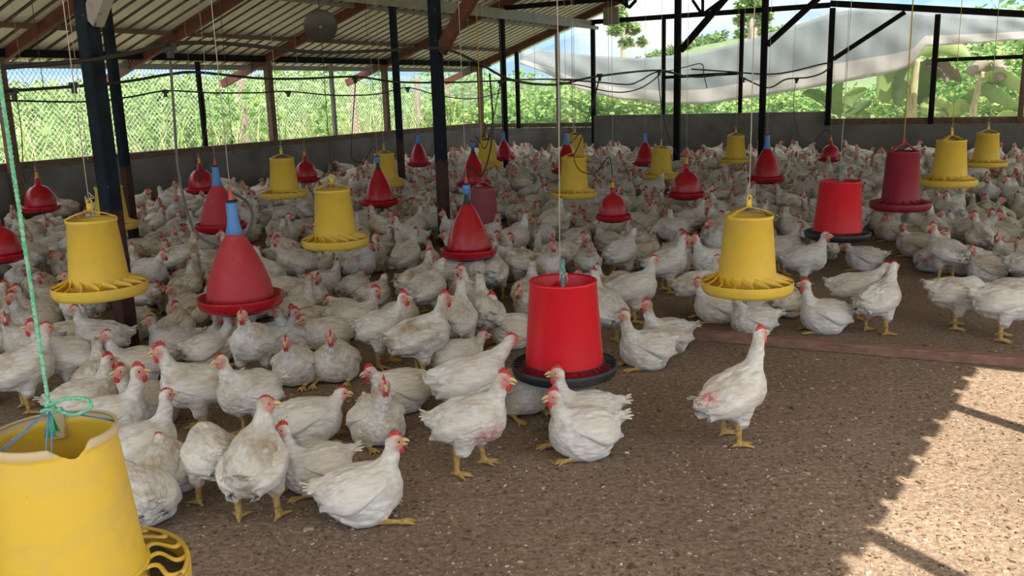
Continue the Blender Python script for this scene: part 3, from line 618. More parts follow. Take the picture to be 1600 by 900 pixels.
o2 = mb.build('tassel', mat('bright_green_strands', (0.10, 0.55, 0.30), 0.8), o, True)

def red_meshes():
    R = {}
    mb = MB(); mb.lathe([(0.158, 0.02), (0.157, 0.05), (0.1325, 0.375), (0.1345, 0.378), (0.1345, 0.386), (0.131, 0.388)], 64); R['hopper'] = mb.mesh('hopper', [M_RED], True)
    mb = MB(); mb.lathe([(0.0005, 0.0), (0.19, 0.0), (0.206, 0.008), (0.212, 0.03), (0.2135, 0.046), (0.208, 0.050), (0.203, 0.046), (0.200, 0.02), (0.188, 0.010), (0.0005, 0.010)], 72); R['pan'] = mb.mesh('pan', [M_BLKPL], True)
    mb = MB()
    for k in range(36):
        a = k * 2 * pi / 36; c, s = cos(a), sin(a); mb.bar((0.156 * c, 0.156 * s, 0.055), (0.206 * c, 0.206 * s, 0.046), 0.0035, 0.005)
    a = np.linspace(0, 2 * pi, 73); mb.tube([(0.161 * cos(t), 0.161 * sin(t), 0.055) for t in a], 0.0028, 6, caps=False)
    R['grill'] = mb.mesh('grill', [M_BLKPL])
    mb = MB(); mb.lathe([(0.0005, 0.012), (0.15, 0.012), (0.186, 0.018), (0.19, 0.022)], 48); R['feed'] = mb.mesh('cone_base', [M_RED], True)
    mb = MB(); mb.bar((-0.131, 0, 0.35), (0.131, 0, 0.35), 0.010, 0.012); mb.bar((0, -0.131, 0.35), (0, 0.131, 0.35), 0.010, 0.012); R['cross'] = mb.mesh('cross_bar', [M_RED])
    mb = MB(); mb.tube([(0, 0, 0.02), (0, 0, 0.47)], 0.0085, 10); R['rod'] = mb.mesh('rod', [M_TEAL], True)
    return R
RM = red_meshes()
def red_feeder(px, py, wpx, label, rz, tilt=(0, 0)):
    P = at_depth(px, py, FPX * 0.425 / wpx) - Z3 * 0.03
    o = thing('hanging_feeder', label, 'feeder', P, rz, 'red hanging feeders'); o.rotation_euler = (tilt[0], tilt[1], rz)
    solidify(link('hopper', RM['hopper'], o), 0.003)
    for k, nm in (('pan', 'pan'), ('grill', 'grill'), ('feed', 'cone_base'), ('cross', 'cross_bar'), ('rod', 'rod')): link(nm, RM[k], o)
    cord_child(o, 0.40, M_CORD, 0.0022, x0=-0.012)
    mb = MB(); knot(mb, (-0.004, 0, 0.405), 0.009, 8, seed=4); knot(mb, (0.004, 0, 0.43), 0.012, 7, seed=9)
    mb.tube([(0.01, -0.005, 0.42), (0.018, -0.008, 0.39), (0.013, -0.006, 0.372)], 0.0022, 5); mb.tube([(-0.008, -0.008, 0.42), (-0.016, -0.011, 0.385)], 0.0022, 5); mb.build('string_tie', M_CORD, o, True)
    return o
reg(red_feeder(882, 573, 165, 'bright red feeder with black tray and teal rod, nearest of the red ones'.replace('nearest', 'largest'), 0.1), 'big red feeder with black tray')
reg(red_feeder(1308, 366, 99, 'red feeder with black tray hanging in the far flock beside the maroon feeder', 0.5, (0, 0.02)), 'smaller red feeder with black tray')
def red_tray_feeder(px, py, wpx, label, mm, trim):
    P = at_depth(px, py, FPX * 0.42 / wpx) - Z3 * 0.03
    o = thing('hanging_feeder', label, 'feeder', P, 0.15, 'red hanging feeders')
    mb = MB(); mb.lathe([(0.133, 0.03), (0.131, 0.06), (0.1075, 0.405), (0.110, 0.407), (0.110, 0.418), (0.106, 0.42)], 56); solidify(mb.build('hopper', mm, o, True), 0.003)
    mb = MB(); mb.lathe([(0.0005, 0.0), (0.18, 0.0), (0.202, 0.012), (0.209, 0.035), (0.210, 0.055), (0.204, 0.060), (0.198, 0.05), (0.188, 0.015), (0.0005, 0.010)], 64); mb.build('pan', trim, o, True)
    mb = MB()
    for k in range(16):
        a = k * 2 * pi / 16; mb.bar((0.128 * cos(a), 0.128 * sin(a), 0.075), (0.203 * cos(a), 0.203 * sin(a), 0.056), 0.010, 0.008)
    mb.build('grill', trim, o)
    mb = MB(); 
    for sx in (-1, 1): mb.bar((sx * 0.108, 0, 0.412), (sx * 0.008, 0, 0.478), 0.022, 0.010)
    mb.box((0, 0, 0.485), np.eye(3), (0.014, 0.006, 0.022)); mb.build('handle', mm, o)
    cord_child(o, 0.50, M_CORDY, 0.004)
    return o
reg(red_tray_feeder(1406, 321, 91, 'maroon feeder with matching red tray and peaked handle', M_DKRED, M_DKRED), 'maroon feeder with red tray')
reg(red_tray_feeder(757, 362, 74, 'faded pink feeder half hidden behind a red cone drinker', M_PINK, M_PINK), 'faded pink feeder')

# ------------------------------------------------------------------ bell drinkers
def drinker_meshes():
    R = {}
    mb = MB(); mb.lathe([(0.030, 0.375), (0.036, 0.36), (0.051, 0.335), (0.084, 0.275), (0.116, 0.20), (0.138, 0.135), (0.148, 0.085), (0.152, 0.052)], 56); R['cone'] = mb.mesh('bell', [M_REDDRINK], True)
    mb = MB(); mb.lathe([(0.0005, 0.365), (0.024, 0.363), (0.027, 0.34), (0.029, 0.292), (0.044, 0.283), (0.080, 0.266), (0.111, 0.235), (0.135, 0.188), (0.147, 0.135), (0.152, 0.088), (0.154, 0.052)], 56); R['dome'] = mb.mesh('bell', [M_REDDRINK], True)
    mb = MB(); mb.lathe([(0.146, 0.062), (0.151, 0.042), (0.164, 0.032), (0.180, 0.040), (0.193, 0.068), (0.199, 0.070), (0.200, 0.062), (0.190, 0.024), (0.172, 0.012), (0.135, 0.012), (0.120, 0.02)], 60); R['trough'] = mb.mesh('trough', [M_REDDRINK], True)
    mb = MB(); mb.lathe([(0.0005, -0.006), (0.120, -0.006), (0.128, 0.0), (0.128, 0.014), (0.0005, 0.014)], 40); R['base'] = mb.mesh('base', [M_BLKPL], True)
    mb = MB(); mb.lathe([(0.0005, 0.512), (0.0235, 0.512), (0.0255, 0.50), (0.0255, 0.43), (0.030, 0.40), (0.040, 0.362), (0.036, 0.358)], 32); R['collar'] = mb.mesh('collar', [M_BLUEPL], True)
    mb = MB(); mb.lathe([(0.0005, 0.517), (0.027, 0.517), (0.027, 0.505)], 24); R['cap'] = mb.mesh('cap', [M_BLKPL], True)
    mb = MB(); mb.lathe([(0.0005, 0.575), (0.005, 0.575), (0.009, 0.545), (0.012, 0.52), (0.012, 0.51)], 16); R['valve'] = mb.mesh('valve', [M_VALVER], True)
    mb = MB(); mb.lathe([(0.0005, 0.428), (0.013, 0.428), (0.017, 0.415), (0.017, 0.40), (0.013, 0.385), (0.020, 0.372), (0.020, 0.36)], 18); R['yvalve'] = mb.mesh('valve', [M_VALVEY], True)
    mb = MB(); mb.lathe([(0.0005, 0.472), (0.006, 0.472), (0.010, 0.452), (0.012, 0.425)], 14); mb.bar((-0.022, 0, 0.455), (0.022, 0, 0.455), 0.008, 0.008); R['valvetop'] = mb.mesh('valve_cap', [M_VALVER], True)
    mb = MB(); mb.lathe([(0.0005, 0.512), (0.0235, 0.512), (0.0265, 0.50), (0.0265, 0.445), (0.020, 0.442)], 32); R['short_collar'] = mb.mesh('collar', [M_BLUEPL], True)
    mb = MB(); mb.lathe([(0.018, 0.45), (0.019, 0.41), (0.030, 0.378), (0.047, 0.345), (0.049, 0.335), (0.044, 0.335)], 32); R['blackneck'] = mb.mesh('neck', [M_BLKPL], True)
    return R
DM = drinker_meshes()
def drinker(px, py, wpx, kind, label, hose=None, dull=False, hz=1.5):
    P = at_z(px, py, 0.30); D = float((P - CAM) @ FW); scl = wpx * D / FPX / 0.40; P = P - Z3 * 0.03 * scl
    o = thing('bell_drinker', label, 'drinker', P, 0.3 + (px % 7) * 0.2, 'red bell drinkers')
    rz = o.rotation_euler.z; o.scale = (scl,) * 3
    parts = [('bell', 'cone' if kind != 'dome' else 'dome'), ('trough', 'trough'), ('base', 'base')]
    if kind == 'dome': parts += [('valve', 'yvalve'), ('valve_cap', 'valvetop')]; top = 0.465
    else:
        parts += [('collar', 'collar'), ('cap', 'cap'), ('valve', 'valve')]; top = 0.57
        if kind == 'neck': parts += [('neck', 'blackneck')]; parts[3] = ('collar', 'short_collar')
    for nm, k in parts:
        q = link(nm, DM[k], o)
        if nm in ('bell',): 
            if dull: me = DM[k].copy(); me.materials[0] = M_REDDULL; q.data = me
            solidify(q, 0.003)
    cord_child(o, top, M_CORD, 0.002)
    if hose:
        R_ = np.array([[cos(-rz), -sin(-rz), 0], [sin(-rz), cos(-rz), 0], [0, 0, 1]])
        pts = [np.array([0, 0, top - 0.012])] + [R_ @ (at_depth(x, y, D) - P) / scl for x, y in hose]
        mb = MB(); mb.tube(spline(pts, 8), 0.0065 if D < 6 else 0.0055, 7); mb.build('hose', M_HOSEG if D < 5 else M_HOSE, o, True)
    return o
DL = [(65, 327, 58, 'dome', 'red domed drinker close to the long wall behind the green rope', 'domed drinker by the green rope', [(52, 262), (40, 285), (36, 255), (33, 200), (25, 148)], 0),
      (4, 403, 74, 'dome', 'red domed drinker cut by the frame behind the green rope', 'domed drinker cut by the frame', None, 0),
      (316, 298, 51, 'dome', 'small red domed drinker behind a blue-collared cone drinker', 'domed drinker behind the blue collar', [(306, 275), (304, 262), (312, 240), (322, 200), (318, 146)], 0),
      (346, 356, 80, 'cone', 'dusty red cone drinker with blue collar, behind the biggest drinker', 'second blue-collared cone', [(325, 254), (317, 268), (312, 285), (306, 262), (303, 240)], 1),
      (377, 474, 133, 'cone', 'biggest dusty red cone drinker with long blue collar', 'biggest red cone drinker', [(388, 318), (394, 345), (378, 376), (345, 385), (310, 368), (292, 330), (278, 260), (272, 180), (266, 95)], 1),
      (479, 281, 44, 'dome', 'small red domed drinker against the long wall', 'domed drinker against the long wall', None, 0),
      (594, 318, 61, 'neck', 'glossy red cone drinker in front of a yellow feeder', 'cone before the half-hidden feeder', [(583, 230), (568, 252), (553, 250), (549, 230), (556, 120)], 0),
      (655, 257, 39, 'cone', 'small red cone drinker behind the slim red-footed post', 'cone behind the red-footed post', None, 0),
      (733, 396, 90, 'neck', 'glossy red cone drinker beside the dark blue post with hens drinking', 'glossy cone beside the blue post', [(738, 262), (752, 275), (765, 240), (770, 190), (765, 115)], 0),
      (741, 289, 56, 'neck', 'red cone drinker seen above the faded pink feeder', 'cone above the pink feeder', [(745, 215), (757, 232), (764, 215), (776, 160), (782, 128)], 0),
      (788, 248, 34, 'cone', 'tiny far red cone drinker beside the corner post', 'tiny cone by the corner', None, 0),
      (886, 268, 50, 'cone', 'far red cone drinker half hidden by the hose-looped yellow feeder', 'cone behind the hose-looped feeder', [(884, 212), (893, 222), (915, 190), (935, 128)], 0),
      (958, 341, 57, 'dome', 'red domed drinker with yellow valve hanging over the middle flock', 'domed drinker over the middle flock', [(952, 246), (938, 262), (925, 272), (905, 265), (897, 245), (905, 225), (925, 170), (937, 122)], 0),
      (1008, 256, 40, 'cone', 'small far red cone drinker beside a yellow feeder at the end wall', 'small cone at the end wall', None, 0),
      (1072, 306, 59, 'dome', 'red domed drinker in front of the thick black post', 'domed drinker before the black post', [(1060, 242), (1045, 215), (1034, 170), (1028, 116)], 0),
      (1197, 281, 58, 'cone', 'red cone drinker with blue collar below a black post', 'cone below the braced black post', None, 0),
      (1297, 250, 36, 'dome', 'small red domed drinker hanging where the end wall steps down', 'domed drinker at the wall step', [(1290, 203), (1270, 222), (1250, 215), (1240, 170), (1243, 124)], 0)]
for px, py, wp, kd, lab, ph, hs, du in DL: reg(drinker(px, py, wp, kd, lab, hs, du), ph)

# overhead water pipes
def pipe(pts, r, label, m_=M_HOSE, fit=()):
    mb = MB(); mb.tube(spline(pts, 8), r, 8); o = mb.build('water_pipe', m_, None, True); tag(o, label, 'pipe')
    for f in fit:
        mb = MB(); mb.box(f, (V3, U3, Z3), (0.03, 0.02, 0.02)); mb.box(np.asarray(f) - Z3 * 0.03, (V3, U3, Z3), (0.014, 0.014, 0.03)); mb.build('fitting', M_BLKPL, o)
    return o
PA = [(-60, 112), (0, 106), (60, 101), (130, 95), (200, 84), (265, 69), (330, 67), (400, 72), (460, 79), (520, 82), (600, 79), (690, 76), (745, 97), (800, 125), (870, 132), (935, 119), (1030, 110), (1075, 121)]
sA = 5.46
pipe([in_v(x, y, sA) for x, y in PA], 0.0115, 'thick dark water pipe tied along the inner row of posts', mat('dusty_pipe', (0.030, 0.027, 0.024), 0.6), [in_v(x, y, sA) for x, y in ((265, 73), (937, 118), (1030, 111))])
PB = [(-60, 147), (0, 143), (130, 134), (200, 127), (265, 116), (310, 113), (400, 122), (470, 123), (555, 120), (620, 128), (690, 129), (760, 127), (830, 124), (905, 124)]
pipe([in_v(x, y, 3.5) for x, y in PB], 0.011, 'dark water pipe above the second row of drinkers', M_HOSE, [in_v(x, y, 3.5) for x, y in ((21, 142), (115, 133), (555, 121), (782, 128))])
PC = [(-60, 157), (0, 157), (130, 159), (200, 152), (260, 142), (330, 145), (400, 145), (450, 143), (525, 149), (590, 147), (637, 137), (690, 150), (740, 154), (790, 143)]
pipe([in_v(x, y, 1.4) for x, y in PC], 0.009, 'thin dark water pipe beside the long wall', M_HOSE, [in_v(x, y, 1.4) for x, y in ((258, 143), (450, 144), (637, 138))])
PD = [(880, 125), (930, 128), (980, 132), (1000, 126), (1030, 112), (1080, 120), (1110, 119), (1150, 113), (1162, 122), (1200, 137), (1228, 124), (1262, 121), (1285, 114), (1296, 104), (1290, 99), (1240, 111), (1200, 116), (1140, 112), (1080, 108)]
pipe([in_u(x, y, -0.9 - 0.02 * i) for i, (x, y) in enumerate(PD)], 0.012, 'looping dark water pipe in front of the end opening', M_HOSE, [in_u(x, y, -1.0) for x, y in ((1162, 123), (1245, 124))])
PE = [(870, 128), (910, 134), (945, 142), (975, 144), (1000, 138), (1020, 126), (1032, 114)]
pipe([in_u(x, y, -1.6) for x, y in PE], 0.010, 'slack dark hose sagging below the pipe near the end wall')
PF = [(1040, 112), (1070, 105), (1096, 100), (1100, 118), (1105, 138)]
pipe([in_u(x, y, -0.7) for x, y in PF], 0.008, 'bent dark hose end hanging beside the thick black post')
# loose strings dangling from the roof
for i, (x, y0, y1, s) in enumerate(((55, -30, 140, 4.6), (118, -30, 250, 3.9), (351, -30, 240, 4.4), (1160, -20, 300, 6.0), (578, 40, 230, 2.2), (700, 10, 200, 3.4), (835, 30, 200, 3.0), (950, 20, 190, 4.2), (1320, 5, 245, 7.5), (1420, -10, 225, 8.0), (1240, 20, 150, 6.2))):
    b = in_v(x, (y0 + y1) / 2, s); s_, t_ = st(b); zt = roof_z(s_) + 0.01
    zb = max(0.9, on_plane(x, y1, b, U3)[2]); mb = MB()
    mb.tube([(b[0], b[1], zt), (b[0] + 0.01, b[1], (zt + zb) / 2), (b[0], b[1] + 0.01, zb)], 0.0022, 5)
    tag(mb.build('loose_string', M_CORD if i % 2 else M_CORDD, None, True), 'thin loose string dangling from the roof sheets', 'string', 'loose strings under the roof')

# ------------------------------------------------------------------ hens: one smooth body surface per pose, polygonised from blended volumes
def smin(a, b, k):
    h = np.clip(0.5 + 0.5 * (b - a) / k, 0, 1); return b + (a - b) * h - k * h * (1 - h)
def ell(P, c, r, pitch=0.0):
    Q = P - np.array(c)
    if pitch:
        ca, sa = cos(pitch), sin(pitch); Q = np.stack([Q[:, 0] * ca + Q[:, 2] * sa, Q[:, 1], -Q[:, 0] * sa + Q[:, 2] * ca], 1)
    r = np.array(r); k0 = np.sqrt(((Q / r) ** 2).sum(1)) + 1e-9; k1 = np.sqrt(((Q / r ** 2) ** 2).sum(1)) + 1e-9
    return k0 * (k0 - 1) / k1
def cone(P, a, b, ra, rb):
    a, b = np.array(a, float), np.array(b, float); d = b - a; t = np.clip(((P - a) @ d) / (d @ d), 0, 1)
    return np.sqrt(((P - a - t[:, None] * d) ** 2).sum(1)) - (ra + (rb - ra) * t)
_g = np.random.default_rng(2)
NDIR = _g.normal(size=(14, 3)); NDIR /= np.linalg.norm(NDIR, axis=1)[:, None]; NFR = _g.uniform(90, 260, 14); NPH = _g.uniform(0, 6.28, 14)
def fluff(P):
    s = 0
    for d, f, p in zip(NDIR, NFR, NPH): s = s + np.sin((P * np.array([0.6, 1, 1])) @ d * f + p + 1.5 * np.sin(P[:, 0] * 40 + p))
    return s / 14
def yawed(p, base, a):
    p = np.array(p, float); q = p - base; return base + np.array([q[0] * cos(a) - q[1] * sin(a), q[0] * sin(a) + q[1] * cos(a), q[2]])
class Hen:
    def __init__(h, sit, neck, head, yaw=0.0, hyaw=0.0, hp=0.0, stride=0.0, pitch=0.12, bald=0, one_leg=False):
        h.sit, h.pitch, h.bald, h.stride = sit, pitch, bald, stride
        base = np.array([0.07, 0, 0]); h.nb = np.array([0.078, 0, 0.125 if sit else 0.232])
        h.nm = yawed(neck, base, yaw * 0.7); h.H = yawed(head, base, yaw); a = yaw + hyaw
        h.f = np.array([cos(a) * cos(hp), sin(a) * cos(hp), sin(hp)]); h.sd = np.array([-sin(a), cos(a), 0]); h.up = np.cross(h.f, h.sd)
        h.frame = Matrix([[h.f[0], h.sd[0], h.up[0], h.H[0]], [h.f[1], h.sd[1], h.up[1], h.H[1]], [h.f[2], h.sd[2], h.up[2], h.H[2]], [0, 0, 0, 1]])
        h.one_leg = one_leg
    def torso(h, P):
        if h.sit:
            d = ell(P, (0, 0, 0.092), (0.125, 0.098, 0.088), 0.04); d = smin(d, ell(P, (0.062, 0, 0.088), (0.070, 0.082, 0.080)), 0.03)
            d = smin(d, cone(P, (-0.06, 0, 0.10), (-0.135, 0, 0.125), 0.070, 0.026), 0.03)
            for s in (-1, 1): d = smin(d, ell(P, (0.005, s * 0.062, 0.048), (0.078, 0.045, 0.050)), 0.025)
        else:
            p = h.pitch; d = ell(P, (0, 0, 0.195), (0.125, 0.086, 0.080), p); d = smin(d, ell(P, (0.062, 0, 0.186 + 0.06 * p), (0.070, 0.078, 0.084), p), 0.03)
            d = smin(d, cone(P, (-0.05, 0, 0.20 - 0.05 * p), (-0.140, 0, 0.222 - 0.14 * p), 0.068, 0.028), 0.03)
            d = smin(d, ell(P, (-0.05, 0, 0.165), (0.075, 0.062, 0.055)), 0.03)
        return d
    def feathers(h, P):
        d = h.torso(P)
        if not h.sit:
            for s in (-1, 1):
                k = h.stride * s
                d = smin(d, cone(P, (0.005, s * 0.046, 0.160), (0.010 + k * 0.4, s * 0.057, 0.100), 0.057, 0.028), 0.020)
        d = smin(d, cone(P, h.nb, h.nm, 0.050, 0.0265), 0.024)
        d = smin(d, cone(P, h.nm, h.H - h.f * 0.004, 0.0268, 0.0205), 0.012)
        hd = ell_frame(P, h.H, h.f, h.sd, h.up, (0.0290, 0.0212, 0.0245))
        return smin(d, hd, 0.012)
    def legs(h, P):
        d = np.full(len(P), 9.0)
        for s in (-1, 1):
            k = h.stride * s
            if h.sit:
                if s == -1 and h.one_leg: a, b = (0.05, s * 0.085, 0.018), (0.115, s * 0.098, 0.012)
                else: a, b = (0.055, s * 0.060, 0.012), (0.098, s * 0.055, 0.009)
                d = np.minimum(d, cone(P, a, b, 0.010, 0.007)); f = np.array(b)
                toes = ((0.045, 0.004), (0.034, 0.022), (0.036, -0.018))
            else:
                hk = (-0.006 + k * 0.7, s * 0.059, 0.095); ft = (0.002 + k * 1.0, s * 0.062, 0.014)
                d = np.minimum(d, cone(P, (0.010 + k * 0.35, s * 0.052, 0.112), hk, 0.018, 0.0135))
                d = smin(d, cone(P, hk, ft, 0.0118, 0.0095), 0.006); f = np.array(ft)
                toes = ((0.060, 0.004), (0.044, 0.034 * s), (0.046, -0.024 * s), (-0.028, -0.008 * s))
            for tx, ty in toes:
                mid = f + np.array([tx * 0.5, ty * 0.5, 0.0]); e = f + np.array([tx, ty, 0]); mid[2] = 0.011; e[2] = 0.005
                d = smin(d, cone(P, f, mid, 0.0085, 0.0068), 0.004); d = smin(d, cone(P, mid, e, 0.0068, 0.0042), 0.003)
        return d
    def sdf(h, P):
        fe = h.feathers(P); far = np.sqrt(((P - h.H) ** 2).sum(1))
        amp = 0.0014 + 0.0046 * np.clip((far - 0.03) / 0.10, 0, 1) * np.clip((0.06 - P[:, 0]) / 0.14, 0.35, 1)
        fe = fe + fluff(P) * amp * 2.0
        return np.maximum(smin(fe, h.legs(P), 0.007), 0.002 - P[:, 2])
    def zones(h, V):
        lg = h.legs(V); fe = h.feathers(V)
        leg = np.clip((fe - lg) / 0.006 + 0.35, 0, 1) * (V[:, 2] < 0.125)
        q = V - h.H; a = q @ h.f; u = q @ h.up
        face = np.clip(1.35 - np.sqrt(((q - h.f * 0.013 + h.up * 0.004) ** 2).sum(1)) / 0.0265, 0, 1) * np.clip((0.024 - u) / 0.010, 0, 1); face = np.clip(face * 2.6, 0, 1)
        bald = np.zeros(len(V))
        if h.bald == 1: bald = np.clip(1.4 - np.sqrt((((V - np.array([0.085, -0.045, 0.155 if not h.sit else 0.05])) / np.array([0.07, 0.05, 0.045])) ** 2).sum(1)), 0, 1)
        if h.bald == 2: bald = np.clip(1.3 - np.sqrt((((V - np.array([-0.125, -0.03, 0.20 if not h.sit else 0.10])) / np.array([0.045, 0.045, 0.035])) ** 2).sum(1)), 0, 1)
        if h.bald == 3: bald = np.clip(1.3 - np.sqrt((((V - np.array([-0.07, -0.085, 0.16 if not h.sit else 0.08])) / np.array([0.05, 0.04, 0.035])) ** 2).sum(1)), 0, 1)
        return np.stack([leg, face, np.clip(bald, 0, 1), np.ones(len(V))], 1)
def ell_frame(P, c, f, s, u, r):
    q = P - c; Q = np.stack([q @ f, q @ s, q @ u], 1); r = np.array(r)
    k0 = np.sqrt(((Q / r) ** 2).sum(1)) + 1e-9; k1 = np.sqrt(((Q / r ** 2) ** 2).sum(1)) + 1e-9
    return k0 * (k0 - 1) / k1
def surface_net(fn, lo, hi, h):
    lo, hi = np.array(lo), np.array(hi); n = np.ceil((hi - lo) / h).astype(int) + 1
    ax = [lo[i] + np.arange(n[i]) * h for i in range(3)]
    G = np.stack(np.meshgrid(*ax, indexing='ij'), -1); D = fn(G.reshape(-1, 3)).reshape(n); S = D < 0
    m_ = n - 1; acc = np.zeros((*m_, 3)); cnt = np.zeros(m_)
    base = np.stack(np.meshgrid(*[np.arange(k) for k in m_], indexing='ij'), -1).astype(float)
    cs = [(i, j, k) for i in (0, 1) for j in (0, 1) for k in (0, 1)]
    def sl(A, c): return A[c[0]:c[0] + m_[0], c[1]:c[1] + m_[1], c[2]:c[2] + m_[2]]
    for c in cs:
        for a in range(3):
            if c[a]: continue
            e = list(c); e[a] = 1; d0, d1 = sl(D, c), sl(D, e); x = (d0 < 0) != (d1 < 0)
            t = np.where(x, d0 / np.where(x, d0 - d1, 1), 0); off = np.zeros((*m_, 3)); off[...] = c; off[..., a] += t
            acc += off * x[..., None]; cnt += x
    act = cnt > 0; idx = -np.ones(m_, int); idx[act] = np.arange(act.sum()); V = lo + h * (base[act] + acc[act] / cnt[act][:, None])
    F = []
    for a in range(3):
        b, c = (a + 1) % 3, (a + 2) % 3; A = np.moveaxis(S, (a, b, c), (0, 1, 2)); I = np.moveaxis(idx, (a, b, c), (0, 1, 2))
        s0, s1 = A[:-1, 1:-1, 1:-1], A[1:, 1:-1, 1:-1]; x = s0 != s1
        q = np.stack([I[:, :-1, :-1], I[:, 1:, :-1], I[:, 1:, 1:], I[:, :-1, 1:]], -1)[x]; fl_ = s0[x]
        q[~fl_] = q[~fl_][:, ::-1]; F.append(q)
    F = np.concatenate(F)
    # one smoothing pass
    nb = np.zeros_like(V); c_ = np.zeros(len(V))
    for i, j in ((0, 1), (1, 2), (2, 3), (3, 0)):
        np.add.at(nb, F[:, i], V[F[:, j]]); np.add.at(nb, F[:, j], V[F[:, i]]); np.add.at(c_, F[:, i], 1); np.add.at(c_, F[:, j], 1)
    V = V * 0.6 + 0.4 * nb / c_[:, None]
    return V, F
BOX = ((-0.20, -0.135, -0.004), (0.215, 0.135, 0.45))
def np_mesh(name, V, F, mats, zone=None, mi=None, tint=None):
    me = bpy.data.meshes.new(name); me.vertices.add(len(V)); me.vertices.foreach_set('co', np.asarray(V, np.float32).ravel())
    k = F.shape[1]; me.loops.add(F.size); me.loops.foreach_set('vertex_index', F.ravel().astype(np.int32))
    me.polygons.add(len(F)); me.polygons.foreach_set('loop_start', (np.arange(len(F)) * k).astype(np.int32))
    me.polygons.foreach_set('use_smooth', np.ones(len(F), bool))
    for m in mats: me.materials.append(m)
    if mi is not None: me.polygons.foreach_set('material_index', np.asarray(mi, np.int32))
    me.update(calc_edges=True)
    if zone is not None:
        a = me.attributes.new('zone', 'FLOAT_COLOR', 'POINT'); a.data.foreach_set('color', np.asarray(zone, np.float32).ravel())
    if tint is not None:
        a = me.attributes.new('tint', 'FLOAT', 'POINT'); a.data.foreach_set('value', np.asarray(tint, np.float32))
    me.validate(); return me
def quads(mb):
    """A mesh builder's faces as quads (triangles repeat a corner via fan splitting)."""
    V = np.concatenate(mb.v); F = []
    for f in mb.f:
        if len(f) == 4: F.append(f)
        elif len(f) == 3: F.append((f[0], f[1], f[2], f[2]))
        else:
            for i in range(1, len(f) - 1): F.append((f[0], f[i], f[i + 1], f[i + 1]))
    return V, np.array(F)
# parts in the head's own frame (x forward, z up)
def comb_mb(big):
    s = 1.15 if big else 0.6; mb = MB(); N_ = 34; x = np.linspace(0.026, -0.020, N_); q = np.linspace(0, 1, N_)
    basez = 0.0105 + 0.013 * np.sin(np.clip(q * 1.25, 0, 1) * pi * 0.55); peak = (0.005 + 0.0155 * np.sin(pi * np.clip(q * 0.9 + 0.08, 0, 1))) * s
    top = basez + peak * (0.58 + 0.42 * np.abs(np.sin(q * pi * 5)) ** 0.8)
    V = []
    for i in range(N_):
        z0, z1 = basez[i] - 0.006, top[i]; zm = (z0 + z1) / 2; t = 0.0034 * s + 0.0006; w = 0.0008 * sin(i * 1.3)
        V.append([(x[i], w - t, z0), (x[i], w - t * 0.8, zm), (x[i], w, z1), (x[i], w + t * 0.8, zm), (x[i], w + t, z0)])
    mb.grid(V); return mb
def ball(mb, c, r, n=10, k=7, mi=0):
    pr = [(max(1e-4, sin(pi * i / k)), -cos(pi * i / k)) for i in range(k + 1)]; b = MB(); b.lathe(pr, n); V = b.v[0] * np.array(r) + np.array(c); mb.add(V, b.f, mi)
def wattle_mb(s):
    mb = MB(); ball(mb, (0.017, s * 0.0065, -0.0255), (0.0095, 0.0042, 0.0155)); return mb
def beak_mb(gape=0.004):
    mb = MB()
    mb.tube([(0.018, 0, 0.0045), (0.027, 0, 0.0045), (0.036, 0, 0.003), (0.044, 0, -0.001), (0.049, 0, -0.0065)], [0.0092, 0.0082, 0.0062, 0.0038, 0.0010], 10)
    mb.tube([(0.018, 0, -0.006), (0.028, 0, -0.0075 - gape * 0.4), (0.037, 0, -0.0085 - gape * 0.8), (0.043, 0, -0.009 - gape)], [0.0070, 0.0058, 0.0040, 0.0010], 8)
    return mb
def eye_mb(s):
    mb = MB(); ball(mb, (0.0085, s * 0.0185, 0.0055), (0.0042, 0.0030, 0.0042)); return mb
HEADP = {'comb': comb_mb(True).mesh('comb', [M_COMB], True), 'small_comb': comb_mb(False).mesh('comb', [M_COMB], True), 'beak': beak_mb().mesh('beak', [M_BEAK], True)}
for s in (-1, 1): HEADP['wattle', s] = wattle_mb(s).mesh('wattle', [M_COMB], True); HEADP['eye', s] = eye_mb(s).mesh('eye', [M_EYE], True)
